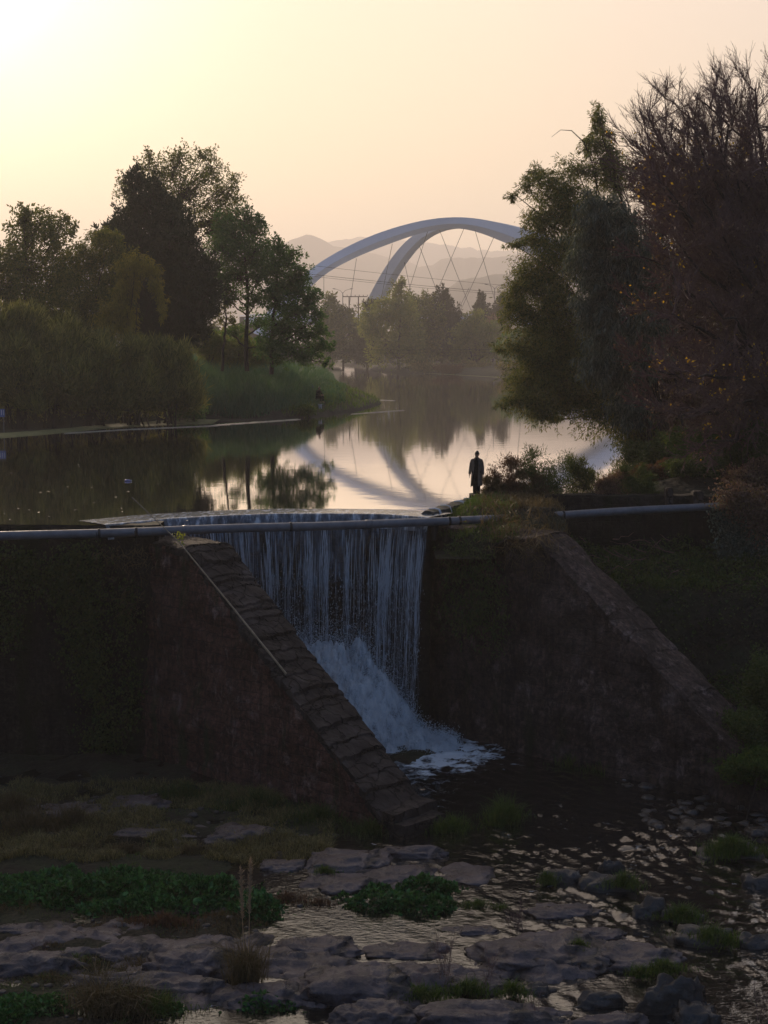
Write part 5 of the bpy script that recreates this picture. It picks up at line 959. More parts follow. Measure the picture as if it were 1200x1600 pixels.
def grass_clump(name, label, cat, spots, mat, n, h, seed, group=None, w=.014, lean=(.15, .8), zf=None):
    r = np.random.default_rng(seed); q0 = P(spots[0][0], spots[0][1] + spots[0][3], WZ + .1); root = None; B = []
    ar = np.array([s[2] * s[3] for s in spots], float); ar /= ar.sum(); hs = []
    for (px, py, rx, ry), a in zip(spots, ar):
        k = max(6, int(.62 * n * a)); an = r.uniform(0, 2 * np.pi, k); q = np.minimum(np.abs(r.normal(size=k)) * .62, 1.6) * (1 + .35 * np.sin(an * 3 + seed) + .2 * np.sin(an * 5 + 2 * seed)); zb = zf if zf is not None else WZ
        cc = P(px, py, zb); R = rx * np.linalg.norm(cc - CAM) / F; x = cc[0] + R * q * np.cos(an); y = cc[1] + max(ry / rx * R * 2.0, R * .3) * q * np.sin(an)
        z = bedz(x, y) if zf is None else zf + 0 * x; B.append(np.stack([x, y, z - .03], 1)); hs.append(h * np.clip(1.15 - .5 * q, .25, 1.2) * r.uniform(.35, 1.3, k) * (1 + .5 * fbm(x * 4, y * 4, 0 * x + seed, 2)))
    B, hs = np.concatenate(B), np.concatenate(hs); V, Q = blades(B, np.maximum(hs, .04), w * 1.3, r.uniform(*lean, len(B)) * 1.2, r)
    o = qmesh(name, V, Q, mat, base=tuple(B.mean(0))); return tag(o, label, cat, group)
GC = 'grass clumps in the stream bed'
grass_clump('grass_clump', 'green grass tuft in the water at the end of the red wing wall', 'grass', [(788, 1282, 30, 14), (775, 1290, 16, 8)], M_GRASS, 1500, .75, 220, GC)
grass_clump('grass_clump', 'dark grass at the foot of the last step of the red wing wall', 'grass', [(712, 1296, 30, 14), (690, 1300, 30, 10)], M_GRASS, 1300, .5, 221, GC)
grass_clump('grass_clump', 'large grass clump on its rock in the rapids at the right', 'grass', [(1144, 1332, 46, 14)], M_GRASS, 2600, .42, 222, GC, zf=WZ + .18)
grass_clump('grass_clump', 'grass on the left side of the small boulder', 'grass', [(856, 1378, 16, 8)], M_GRASS, 700, .28, 223, GC, zf=WZ + .1)
grass_clump('grass_clump', 'grass crowning the rounded boulder in midstream', 'grass', [(974, 1381, 28, 11)], M_GRASS, 1200, .30, 224, GC, zf=WZ + .2)
grass_clump('grass_clump', 'grass right of the blocky tilted boulder', 'grass', [(1066, 1434, 34, 10)], M_GRASS, 1400, .32, 225, GC, zf=WZ + .12)
grass_clump('grass_clump', 'bright grass over the boulder in the fast water', 'grass', [(1112, 1466, 36, 12), (1140, 1474, 14, 8)], M_GRASS, 1600, .30, 226, GC, zf=WZ + .15)
grass_clump('grass_clump', 'grass strip along the edge of the right end slab', 'grass', [(1040, 1516, 36, 10), (1000, 1524, 26, 6)], M_GRASS, 1500, .24, 227, GC, zf=WZ + .1)
grass_clump('grass_clump', 'low grass right of the long watercress cushion', 'grass', [(745, 1414, 44, 10), (785, 1418, 14, 6)], M_GRASS, 1700, .20, 228, GC)
grass_clump('grass_clump', 'little grass tuft in the crack of the broad grey slab', 'grass', [(508, 1362, 18, 5)], M_GRASS, 500, .20, 229, GC, zf=WZ + .2)
grass_clump('grass_clump', 'yellowish grass under the twiggy weeds', 'grass', [(660, 1558, 44, 12), (730, 1548, 44, 12), (800, 1552, 34, 10), (620, 1552, 26, 10)], M_GRASS, 3000, .28, 230, GC, zf=WZ + .1)
grass_clump('grass_clump', 'small green tuft on the largest grey slab', 'grass', [(905, 1478, 18, 5)], M_GRASS, 500, .16, 231, GC, zf=WZ + .28)
grass_clump('grass_clump', 'tall arching grass near the bottom left corner', 'grass', [(160, 1580, 56, 16), (205, 1582, 44, 14)], M_DRY, 1600, .85, 232, GC, w=.016, lean=(.3, 1.0))
grass_clump('grass_clump', 'green grass behind the arching grass at the bottom left', 'grass', [(250, 1580, 60, 14), (190, 1570, 60, 14)], M_GRASS, 1600, .45, 233, GC)
grass_clump('grass_clump', 'dark grass strip along the foot of the red wing wall', 'grass', [(290, 1248, 80, 12), (400, 1266, 90, 14), (500, 1286, 80, 14), (580, 1300, 70, 14)], M_IVY, 5200, .45, 234, GC)
grass_clump('grass_clump', 'dull grass at the left edge below the dam wall', 'grass', [(40, 1300, 60, 22), (110, 1296, 60, 20), (20, 1270, 50, 16)], M_DRY, 4200, .60, 235, GC)
grass_clump('grass_clump', 'dull low grass between the left edge and the low dark slab', 'grass', [(200, 1330, 70, 12), (300, 1334, 70, 10), (120, 1330, 60, 12)], M_DRY, 3000, .28, 236, GC)
grass_clump('grass_clump', 'brown withered grass between watercress and the slab with the hole', 'grass', [(260, 1446, 80, 16), (340, 3000, 50, 14), (180, 3000, 60, 14)], M_REDBUSH, 5000, .26, 237, GC)
grass_clump('grass_clump', 'withered plants below the broad grey slab', 'grass', [(450, 1404, 44, 12), (500, 1412, 30, 8)], M_REDBUSH, 1600, .22, 238, GC)
grass_clump('grass_clump', 'dark grass along the foot of the right wing wall', 'grass', [(960, 1206, 60, 10), (1040, 1212, 60, 12), (1110, 1206, 60, 14), (900, 1196, 40, 8), (1170, 1200, 50, 14)], M_GRASS, 4600, .5, 239, GC, zf=None)
# plumed grass
r = np.random.default_rng(240); q0 = P(385, 1535, WZ + .1); root = thing('plumed_grass', 'tall dry grass clump with two upright feathery plumes', 'grass', tuple(q0))
n = 520; B = q0 + np.stack([r.normal(size=n) * .16, r.normal(size=n) * .16, 0 * r.random(n) - .06], 1); V, Q = blades(B, r.uniform(.5, 1.35, n), .015, r.uniform(.15, .9, n), r, .45); qmesh('grass_blades', V, Q, M_DRY, root)
M_PLUME = leafmat('plume_fibres', [(.45, .36, .26), (.6, .5, .38)], .45, 1.2)
for px, pt in ((376, 1360), (392, 1345)):
    top = PY(px, pt, q0[1] + .1); low_ = q0 + [(px - 385) * .004, .05, 0]; st = curve(low_, top, 10, 0, .02, r); mb = MB(); mb.tube(st, np.linspace(.009, .004, 10), 5)
    A = st[5] + (top - st[5]) * r.uniform(0, 1, 420)[:, None]; dd = r.normal(size=(420, 3)) * .35 + [0, 0, 1]; mb.segs(A, A + unit(dd) * r.uniform(.05, .13, 420)[:, None], .008, .002, 3); mb.build('plume', M_PLUME, root)
# twiggy dead weeds
def weed(label, px, py, h, n, seed, name='dead_weed', group='dead weeds in the stream bed'):
    r = np.random.default_rng(seed); q0 = P(px, py, WZ + .12); mb = MB(); A, B_, R_ = [], [], []
    for k in range(n):
        b = q0 + [r.normal() * .12 * h, r.normal() * .12, -.1]; d = unit(r.normal(size=3) * [.22, .22, 0] + [0, 0, 1]); l = h * r.uniform(.6, 1.1); t = b + d * l; A.append(b); B_.append(t); R_.append(.006)
        for j in range(9):
            s = r.uniform(.25, 1); a = b + d * l * s; d2 = unit(d * .7 + r.normal(size=3) * .55); l2 = l * .3 * (1.15 - s) + .06; e = a + d2 * l2; A.append(a); B_.append(e); R_.append(.0035)
            for m in range(3): a3 = a + (e - a) * r.uniform(.3, 1); A.append(a3); B_.append(a3 + unit(d2 + r.normal(size=3) * .6) * l2 * .4); R_.append(.0025)
    R_ = np.array(R_); mb.segs(np.array(A), np.array(B_), R_, R_ * .6, 3); return tag(mb.build(name, M_TWIG, base=tuple(q0)), label, 'weed', group)
weed('twiggy dead weeds left of the largest grey slab, reaching over it', 700, 1530, 1.15, 9, 250); weed('thin dead weed standing behind the yellowish grass', 755, 1540, .95, 6, 251); weed('bare little shrub beside the long watercress cushion', 812, 1452, .72, 8, 252); weed('lone dead weed stalk at the bottom edge', 838, 1588, .6, 3, 253); weed('dead weed in the gap at the bottom left', 60, 1490, .55, 4, 254); weed('dry weed at the bottom right corner', 1190, 1590, .9, 5, 255); weed('small dead weed left of the yellowish grass', 640, 1545, .6, 4, 256)

# ---- vegetation on the walls
def wall_leaves(name, label, cat, pxs, n, mat, leaf, seed, Yf, group=None, aspect=.7, droop=.8, kind=None, gsz=.22):
    r = np.random.default_rng(seed); LV = []
    ar = np.array([a[2] * a[3] for a in pxs], float); ar /= ar.sum()
    for (px, py, rx, ry), a in zip(pxs, ar):
        k = int(n * a / 14) + 1; q = inball(k, r)[:, :2]; cc = np.array([PY(px + u * rx, py + v * ry, Yf(px + u * rx, py + v * ry)) for u, v in q]); LV.append(np.repeat(cc, 14, 0) + r.normal(size=(k * 14, 3)) * [gsz, gsz * .55, gsz])
    Pn = np.concatenate(LV); D = r.normal(size=Pn.shape) * .6 + [0, -.5, -droop]; ln = leaf * r.uniform(.5, 1.3, len(Pn)); V, Q = leafquads(Pn, D, ln, ln * aspect, .1, r)
    return tag(qmesh(name, V, Q, mat, base=tuple(Pn.mean(0))), label, cat, group, kind)
wall_leaves('ivy', 'strip of ivy hanging down the dam wall left of the red wing wall', 'ivy', [(130, 880, 40, 30), (125, 940, 46, 50), (135, 1020, 40, 50), (150, 1075, 26, 30), (160, 1150, 30, 50), (95, 900, 24, 40), (196, 960, 12, 60), (200, 1080, 12, 60)], 9000, M_IVY, .11, 260, lambda x, y: 45.5)
wall_leaves('ivy', 'thin ivy at the left edge of the dam wall', 'ivy', [(20, 880, 34, 26), (50, 900, 30, 30), (10, 960, 20, 60)], 2600, M_IVY, .11, 261, lambda x, y: 45.5)
wall_leaves('hanging_grass', 'dry hanging grass at the top left corner of the red wing wall', 'grass', [(170, 870, 30, 16), (215, 880, 18, 30), (205, 930, 14, 40)], 420, M_DRY, .30, 262, lambda x, y: 45.0, aspect=.08, droop=.6)
def slope_leaves(name, label, cat, n, cond, mat, leaf, seed, h=.3, group=None, aspect=.6, kind=None, xr=(4, 22), yr=(42, 53), blade=False):
    r = np.random.default_rng(seed); x, y = r.uniform(*xr, n), r.uniform(*yr, n); z = hground(x[None], y[None])[0]; ok = cond(x, y, z); x, y, z = x[ok], y[ok], z[ok]
    k = np.clip(.6 + .9 * fbm(x * .8, y * .8, z * .8, 3), 0, 1.6); Pn = np.stack([x, y, z + h * k * r.uniform(0, 1, len(x))], 1)
    if blade: V, Q = blades(np.stack([x, y, z - .02], 1), h * (.4 + k) * r.uniform(.5, 1.1, len(x)), .02, r.uniform(.2, 1, len(x)), r)
    else: ln = leaf * r.uniform(.5, 1.3, len(Pn)); V, Q = leafquads(Pn, r.normal(size=Pn.shape) * .6 + [0, -.4, .1], ln, ln * aspect, .1, r)
    return tag(qmesh(name, V, Q, mat, base=(x.mean(), y.mean(), z.mean())), label, cat, group, kind)
wxf = lambda y: 1.9 + (48.4 - y) * (6.5 / 5.4) + 1.9
slope_leaves('ground_cover', 'dark leafy ground cover on the ledge and slope right of the grey wing wall', 'ground cover', 46000, lambda x, y, z: (x > wxf(y) + .3) & (z > WZ + .3), M_IVY, .13, 263, .5, kind='stuff')
slope_leaves('ledge_grass', 'bright grass on the ledge under the pipe', 'grass', 9000, lambda x, y, z: (x > wxf(y) + .3) & (z > -3.2) & (y < 51) & (fbm(x * .5, y * .5, 0 * x + 4, 2) > .05), M_GRASS, .1, 264, .4, kind='stuff', blade=True, yr=(48.6, 52))
wall_leaves('creeper', 'creeper curtain hanging over the retaining wall right of the pipe end', 'creeper', [(1150, 840, 28, 60), (1165, 800, 40, 20), (1180, 880, 26, 50), (1140, 800, 26, 14)], 9000, M_GREY, .10, 265, lambda x, y: 51.3, gsz=.18)
wall_leaves('bramble', 'brown bramble tangle over the end of the pipe', 'bramble', [(1170, 785, 36, 18), (1150, 775, 30, 12), (1190, 810, 20, 30)], 5000, M_BROWNTREE, .10, 266, lambda x, y: 51.0)
r = np.random.default_rng(267); mb = MB()
for k in range(26):
    a = PY(r.uniform(900, 1090), r.uniform(840, 900), r.uniform(50, 51.5)); e = a + [r.uniform(-1.4, 1.4), r.uniform(-.5, .5), r.uniform(-.5, .7)]; mb.tube(curve(a, e, 5, r.uniform(-.1, .15), .2, r), np.linspace(.02, .007, 5), 4)
tag(mb.build('fallen_branches', M_TWIG, base=(7.5, 50.8, -2)), 'bare fallen branches lying on the ledge below the pipe', 'branches', kind='stuff')
# grassy mound by the person
r = np.random.default_rng(270); gxm, gym = np.meshgrid(np.linspace(1.7, 7.6, 70), np.linspace(46.3, 52.9, 70))
mz = -.9 + 1.05 * np.exp(-(((gxm - 4.6) / 1.9) ** 2 + ((gym - 50.6) / 2.3) ** 2) ** 1.5) + .5 * sstep(5.0, 2.4, np.abs(gxm - 4.2) * 1.3 + np.abs(gym - 49.6)) + .09 * fbm(gxm, gym, 0 * gxm, 4)
mz = np.minimum(mz, .17 + .05 * fbm(gxm * 2, gym * 2, 0 * gxm + 3, 3)); out_ = ((gym - 48.3) * 5.4 + (gxm - 1.5) * 6.5) / 8.45
mz = np.where((gxm > 6.4), np.minimum(mz, -1.6 - (gxm - 6.4)), mz); mz = np.where(out_ < .45, np.minimum(mz, -1.2), mz)
mz = np.where((gym > 51.0) & (gxm < 1.9 + (gym - 49.3) * .5), np.minimum(mz, -.6), mz)
tag(qmesh('mound', np.stack([gxm, gym, mz], -1).reshape(-1, 3), gridq(70, 70), m_ground, smooth=True), kind='structure')
def mound_h(x, y): 
    i = np.clip(((x - 1.7) / 5.9 * 69).round().astype(int), 0, 69); j = np.clip(((y - 46.3) / 6.9 * 69).round().astype(int), 0, 69); return mz[j, i]
for nm_, lab, n, cond, mt, h, seed in (('mound_grass', 'fresh green grass on the mound at the weir end', 16000, lambda x, y: (x < 4.6), M_GRASS, .22, 271), ('dry_mound_grass', 'dry brown grass on the mound and hanging over the grey wing wall', 7000, lambda x, y: (x > 3.4), M_DRY, .30, 272)):
    x, y = r.uniform(1.8, 7.5, n), r.uniform(46.4, 53, n); z = mound_h(x, y); ok = (z > -.75) & cond(x, y) & (r.random(n) < .9); x, y, z = x[ok], y[ok], z[ok]
    near_p = np.hypot(x - 3.46, y - 53.3) < .9
    V, Q = blades(np.stack([x, y, z - .02], 1), h * r.uniform(.3, 1.4, len(x)) * (1 + .7 * fbm(x * 1.5, y * 1.5, 0 * x, 3)) * np.where(near_p, .3, 1), .024, r.uniform(.2, .9, len(x)), r); tag(qmesh(nm_, V, Q, mt), lab, 'grass', kind='stuff')
wall_leaves('hanging_grass', 'dry grass draping over the pipe and the top of the grey wing wall', 'grass', [(800, 812, 44, 14), (830, 840, 34, 26), (790, 850, 30, 30), (770, 800, 40, 10), (850, 870, 26, 24)], 600, M_DRY, .42, 273, lambda x, y: 45.6 if x > 800 else 46.4, aspect=.06, droop=.5)
wall_leaves('hanging_grass', 'green moss and grass hanging down the wet wall beside the fall', 'grass', [(730, 870, 40, 40), (720, 940, 30, 60), (760, 960, 34, 70)], 2600, M_IVY, .16, 274, lambda x, y: 47.0 - (x - 700) * .012, aspect=.3)
# small sprout on the red wall, floating bits on the reservoir
grass_sp = pole_on_wall(281, 846); r = np.random.default_rng(280); V, Q = leafquads(grass_sp + r.normal(size=(60, 3)) * [.09, .09, .08] + [0, 0, .12], r.normal(size=(60, 3)) + [0, 0, .6], .09, .06, .1, r); tag(qmesh('sprout', V, Q, leafmat('sprout_leaves', [(.20, .26, .03), (.28, .32, .05)], .4), base=tuple(grass_sp)), 'little yellow-green sprout on the head of the red wing wall', 'plant')
r = np.random.default_rng(281); n = 45; px, py = r.uniform(0, 330, n), 690 + 130 * r.uniform(0, 1, n) ** .6; B = np.array([P(a, b, .012) for a, b in zip(px, py)]); an = r.uniform(0, 6.28, n); sz = r.uniform(.03, .10, n)[:, None]
ux, uy = np.stack([np.cos(an), np.sin(an), 0 * an], 1) * sz, np.stack([-np.sin(an), np.cos(an), 0 * an], 1) * sz * .6
M_BITS = leafmat('floating_leaves', [(.12, .10, .06), (.2, .17, .12), (.09, .08, .04)], .2)
tag(qmesh('floating_leaves', np.stack([B - ux, B + uy + [0, 0, .01], B + ux, B - uy + [0, 0, .01]], 1).reshape(-1, 3), np.arange(4 * n).reshape(-1, 4), M_BITS), 'small leaves floating on the dark reservoir', 'leaves', kind='stuff')
# algae rafts along the left shore and far shore
def raft(name, label, pxs, mat, seed, w=1.0, deep=0):
    q = np.array([P(a, b, .02) for a, b in pxs]); q = polyat(q, 90); r = np.random.default_rng(seed); s = np.arange(90) * .35
    wd = w * (.55 + .5 * fbm(s * .4 + seed, 0 * s, 0 * s, 3)) * sstep(0, 6, np.minimum(np.arange(90), 89 - np.arange(90))); wd = np.maximum(wd, .02)
    V = np.concatenate([q + np.stack([0 * s, -wd, 0 * s - .015], 1), q + np.stack([0 * s, -wd * .6, 0 * s + .02], 1), q + np.stack([0 * s, wd * 1.4 + deep * .8, 0 * s + .075 * (deep > 0) + .025], 1), q + np.stack([0 * s, wd * 2.2 + deep, 0 * s - .015 + .10 * (deep > 0)], 1)])
    return tag(qmesh(name, V, gridq(90, 4), mat, smooth=True), label, 'algae', 'floating algae rafts')
M_ALGAE = solidmat('algae', [(.35, (.11, .115, .04)), (.65, (.22, .21, .09))], 1.5, .8, .5, 8)
M_SCUM = solidmat('pale_scum', [(.35, (.22, .20, .15)), (.65, (.36, .33, .26))], 1.5, .6, .4, 8)
raft('algae_raft', 'olive algae raft along the left shore', [(-60, 688), (60, 679), (160, 669), (240, 664), (335, 661)], M_ALGAE, 1, .8, 4.2); raft('algae_raft', 'pale algae streak off the reed bed', [(330, 665), (400, 660), (470, 655)], M_SCUM, 2, .9); raft('algae_raft', 'thin pale scum line at the edge of the olive raft', [(100, 677), (200, 671), (340, 665)], M_SCUM, 3, .30)
raft('algae_raft', 'pale streak of scum off the tip of the left bank', [(548, 647), (590, 644), (632, 641)], M_SCUM, 4, .35); raft('algae_raft', 'narrow pale streak beyond the tip of the left bank', [(555, 627), (590, 625), (618, 626)], M_SCUM, 5, .4); raft('algae_raft', 'long olive algae line on the far shore', [(590, 578), (640, 582), (700, 585), (790, 590)], M_ALGAE, 6, 1.6); raft('algae_raft', 'short pale line left of the far shore', [(520, 581), (555, 581)], M_SCUM, 7, 1.2)
# blue sign in the water at the left edge
q = P(2, 678, 0); sg = thing('depth_sign', 'small blue and white striped sign on a post at the left shore', 'sign', tuple(q)); yq = q[1]; a, b2 = PY(-9, 639, yq), PY(7.5, 651.5, yq)
mb = MB(); mb.box((a[0], yq - .03, b2[2]), (b2[0], yq + .03, a[2])); mb.build('sign_board', solidmat('blue_paint', [(.4, (.12, .16, .34)), (.6, (.16, .2, .42))], 3, .5, .05, 9), sg)
for k in range(5):
    x = a[0] + (b2[0] - a[0]) * (k + .5) / 5; mb = MB(); mb.box((x - .022, yq - .036, b2[2] + .12), (x + .022, yq - .033, a[2] - .06)); mb.build('white_stripe', solidmat('white_paint_%d' % k, [(.4, (.6, .6, .62)), (.6, (.7, .7, .72))], 3, .5, .05, 9), sg)
for x in (a[0] + .1, b2[0] - .1): mb = MB(); mb.tube([(x, yq + .06, -.6), (x, yq + .06, a[2])], [.03, .03], 6); mb.build('post', M_CABLE, sg)
q = P(200, 752, .0); bt = thing('plastic_bottle', 'bluish plastic bottle floating on the dark reservoir', 'bottle', tuple(q)); mb = MB(); mb.tube([q + [-.14, 0, .03], q + [-.13, 0, .03], q + [.06, 0, .03], q + [.11, 0, .03], q + [.13, 0, .03]], [.03, .05, .05, .02, .02], 10); mb.build('bottle_body', solidmat('blue_plastic', [(.4, (.25, .24, .42)), (.6, (.3, .3, .5))], 5, .3, 0, 1), bt, smooth=True); mb = MB(); mb.tube([q + [.128, 0, .03], q + [.16, 0, .03]], [.024, .024], 8); mb.build('bottle_cap', solidmat('white_plastic', [(.4, (.6, .6, .62)), (.6, (.7, .7, .72))], 5, .4, 0, 1), bt)

# ------------------------------------------------------------------ people
M_SKIN = solidmat('skin', [(.4, (.30, .18, .13)), (.6, (.36, .22, .16))], 8, .55, .05, 40)
M_HAIR = solidmat('dark_hair', [(.4, (.010, .008, .007)), (.6, (.022, .018, .015))], 30, .5, .3, 60, stretch=(1, 1, .2))
M_COAT = solidmat('taupe_wool', [(.4, (.105, .082, .068)), (.6, (.14, .112, .094))], 9, .9, .2, 60, spec=.1)
M_DARKCLOTH = solidmat('black_cloth', [(.4, (.010, .009, .010)), (.6, (.02, .018, .019))], 9, .9, .2, 60, spec=.1)
M_SHOE = solidmat('dark_leather', [(.4, (.02, .015, .012)), (.6, (.035, .028, .022))], 9, .45, .1, 40)
def bake(o):
    dg = bpy.context.evaluated_depsgraph_get(); me = bpy.data.meshes.new_from_object(o.evaluated_get(dg)); o.modifiers.clear(); o.data = me
    for p_ in me.polygons: p_.use_smooth = True
def skinned(name, pts, rad, edges, mat, parent, off, lv=2, root=0):
    me = bpy.data.meshes.new(name); me.from_pydata([tuple(p_) for p_ in pts], edges, []); me.update(); o = link(bpy.data.objects.new(name, me), parent); o.location = off
    o.modifiers.new('skin', 'SKIN'); o.modifiers.new('sub', 'SUBSURF').levels = lv; o.modifiers['sub'].render_levels = lv
    sv = me.skin_vertices[0].data if me.skin_vertices else None
    for i, r_ in enumerate(rad): sv[i].radius = (r_, r_) if not isinstance(r_, tuple) else r_
    for i in range(len(pts)): sv[i].use_root = i == root
    bake(o); o.data.materials.clear(); o.data.materials.append(mat); return o
def person_body(pos, parent, hands=True):
    """skeleton (one vertex per joint) > one continuous skinned body; pos maps joint names to points"""
    pts, rad, ed, idx = [], [], [], {}
    def v(n, p_, r_, par=None):
        idx[n] = len(pts); pts.append(np.array(p_, float)); rad.append(r_)
        if par: ed.append((idx[par], idx[n]))
    v('pelvis', pos['pelvis'], .135); v('waist', pos['waist'], .12, 'pelvis'); v('chest', pos['chest'], .145, 'waist'); v('collar', pos['collar'], .075, 'chest'); v('neck', pos['neck'], .056, 'collar'); v('skull', pos['head'], .082, 'neck'); v('crown', np.array(pos['head']) + (np.array(pos['head']) - pos['neck']) * .62, .07, 'skull')
    for sd in ('l', 'r'):
        v('hip' + sd, pos['hip' + sd], .10, 'pelvis'); v('knee' + sd, pos['knee' + sd], .06, 'hip' + sd); v('ankle' + sd, pos['ankle' + sd], .042, 'knee' + sd); v('toe' + sd, pos['toe' + sd], .035, 'ankle' + sd)
        v('sh' + sd, pos['sh' + sd], .062, 'chest'); v('el' + sd, pos['el' + sd], .043, 'sh' + sd); v('wr' + sd, pos['wr' + sd], .028, 'el' + sd)
        w, e = np.array(pos['wr' + sd]), np.array(pos['el' + sd]); d = unit(w - e); side = np.array([0, 1., 0]) if abs(d[1]) < .8 else np.array([1., 0, 0]); side = unit(side - d * (side @ d)); v('palm' + sd, w + d * .07, .034, 'wr' + sd)
        nrm = np.cross(d, side)
        for k, ln in enumerate((.068, .078, .072, .056)):
            b = w + d * .105 + side * (k - 1.5) * -.021; m = b + d * ln * .5 + nrm * .006; v('f%d%s' % (k, sd), b, .0095, 'palm' + sd); v('g%d%s' % (k, sd), m, .009, 'f%d%s' % (k, sd)); v('h%d%s' % (k, sd), m + d * ln * .42 + nrm * .022, .0075, 'g%d%s' % (k, sd))
        t = w + d * .04 + side * .038; v('t' + sd, t, .011, 'palm' + sd); v('u' + sd, t + d * .04 + side * .018, .009, 't' + sd)
    return skinned('body', pts, rad, ed, M_SKIN, parent, (0, 0, 0))
def addhead(parent, c, tilt, yaw, hair=True):
    """face features fused on the head: shaped skull with brow, nose, mouth, chin and ears; hair as a cap"""
    bm = bmesh.new(); bmesh.ops.create_uvsphere(bm, u_segments=40, v_segments=28, radius=1)
    for v in bm.verts:
        x, y, z = v.co; X, Y, Z = x * .076, y * .096, z * .118
        fr = max(0, -y)
        if z < -.2: X *= 1 - .28 * (-z - .2); Y *= 1 - .10 * (-z - .2)
        Y -= .022 * math.exp(-((x / .16) ** 2 + ((z + .12) / .17) ** 2)) * (fr > .2) * 1.1        # nose
        Y += .010 * fr * (math.exp(-(((x - .38) / .18) ** 2 + ((z - .10) / .11) ** 2)) + math.exp(-(((x + .38) / .18) ** 2 + ((z - .10) / .11) ** 2)))   # eye sockets
        Y -= .006 * fr * math.exp(-((x / .3) ** 2 + ((z + .42) / .06) ** 2)); Y += .005 * fr * math.exp(-((x / .3) ** 2 + ((z + .47) / .03) ** 2)); Y -= .010 * fr * math.exp(-((x / .3) ** 2 + ((z + .78) / .14) ** 2))
        if abs(x) > .93 and -.2 < z < .2: X *= 1.18
        v.co = (X, Y, Z)
    M_ = Matrix.Translation(Vector(c)) @ Matrix.Scale(1.1, 4) @ Matrix.Rotation(yaw, 4, 'Z') @ Matrix.Rotation(tilt, 4, 'X'); bm.transform(M_)
    me = bpy.data.meshes.new('head'); bm.to_mesh(me); bm.free(); me.materials.append(M_SKIN)
    for p_ in me.polygons: p_.use_smooth = True
    o = link(bpy.data.objects.new('head', me), parent)
    bm = bmesh.new(); bmesh.ops.create_uvsphere(bm, u_segments=40, v_segments=28, radius=1); dele = []
    for v in bm.verts:
        x, y, z = v.co; line = .42 if y < -.45 else (.05 if y < .1 else -.55)
        if z < line - .08: dele.append(v)
        n_ = float(noise3(x * 5, y * 5, z * 5)) * .006; v.co = (x * (.084 + n_), y * (.104 + n_), z * (.126 + n_))
    bmesh.ops.delete(bm, geom=dele, context='VERTS'); bmesh.ops.solidify(bm, geom=bm.faces[:], thickness=.012); bm.transform(M_); me = bpy.data.meshes.new('hair'); bm.to_mesh(me); bm.free(); me.materials.append(M_HAIR)
    for p_ in me.polygons: p_.use_smooth = True
    link(bpy.data.objects.new('hair', me), parent); return o
def loft(name, rings, mat, parent, closed=True, thick=.012):
    R = np.array(rings); nr, nk = R.shape[:2]
    if closed: mb = MB(); mb.add(R.reshape(-1, 3), gridq(nk, nr, True)); c0, c1 = R[0].mean(0), R[-1].mean(0)
    else:
        cen = R.mean(1, keepdims=True); inn = R + (cen - R) / np.linalg.norm(cen - R, axis=2, keepdims=True) * thick; mb = MB(); mb.add(R.reshape(-1, 3), gridq(nk, nr)); mb.add(inn.reshape(-1, 3), gridq(nk, nr)[:, ::-1])
        for a, b in ((R[:, 0], inn[:, 0]), (R[:, -1], inn[:, -1]), (R[0], inn[0]), (R[-1], inn[-1])): mb.add(np.concatenate([a, b]), gridq(len(a), 2))
    o = qmesh(name, np.concatenate(mb.V), np.concatenate(mb.Q), mat, smooth=True); o.parent = parent; return o
# standing person
fp = P(744.5, 776, .17)
per = thing('person', 'person in long open taupe coat standing with bowed head at the weir end', 'person', tuple(fp))
per.rotation_euler = (0, 0, math.radians(-8)); per.scale = (.90, .95, 1.0)
pos = dict(pelvis=(0, 0, .94), waist=(0, .0, 1.10), chest=(0, .015, 1.30), collar=(0, .01, 1.43), neck=(.004, -.02, 1.485), head=(.014, -.06, 1.57),
           hipl=(.085, 0, .90), kneel=(.076, -.015, .50), anklel=(.066, .03, .09), toel=(.085, -.13, .045), hipr=(-.085, 0, .90), kneer=(-.074, -.01, .50), ankler=(-.066, .03, .09), toer=(-.095, -.13, .045),
           shl=(.180, .015, 1.365), ell=(.25, .035, 1.10), wrl=(.262, -.03, .86), shr=(-.180, .015, 1.365), elr=(-.255, .03, 1.10), wrr=(-.285, -.04, .88))
person_body(pos, per); hd_ = addhead(per, (.018, -.075, 1.60), math.radians(34), math.radians(10))
ang = np.linspace(0, 2 * np.pi, 28, endpoint=False)
def ell_(z, rx, ry, cx=0, cy=0): return np.stack([cx + rx * np.cos(ang), cy + ry * np.sin(ang), 0 * ang + z], 1)
loft('shirt', [ell_(z, a, b) for z, a, b in ((.86, .17, .15), (1.0, .172, .152), (1.12, .168, .15), (1.25, .178, .158), (1.35, .178, .145), (1.42, .13, .10), (1.47, .068, .062), (1.525, .062, .06))], M_DARKCLOTH, per)
lp = [(0, 0, .95), (.085, 0, .88), (.078, -.015, .50), (.070, .02, .07), (-.085, 0, .88), (-.076, -.01, .50), (-.070, .02, .07)]
skinned('trousers', lp, [.15, .118, .092, .086, .118, .092, .086], [(0, 1), (1, 2), (2, 3), (0, 4), (4, 5), (5, 6)], M_DARKCLOTH, per, (0, 0, 0))
for sg_ in (1, -1):
    x = .068 * sg_; skinned('shoe', [(x, .06, .045), (x * 1.08, -.06, .045), (x * 1.2, -.16, .035)], [.045, .047, .036], [(0, 1), (1, 2)], M_SHOE, per, (0, 0, 0))
g0, g1 = math.radians(-90 + 22), math.radians(270 - 30)      # open front: from one lapel round the back to the other
rings = []
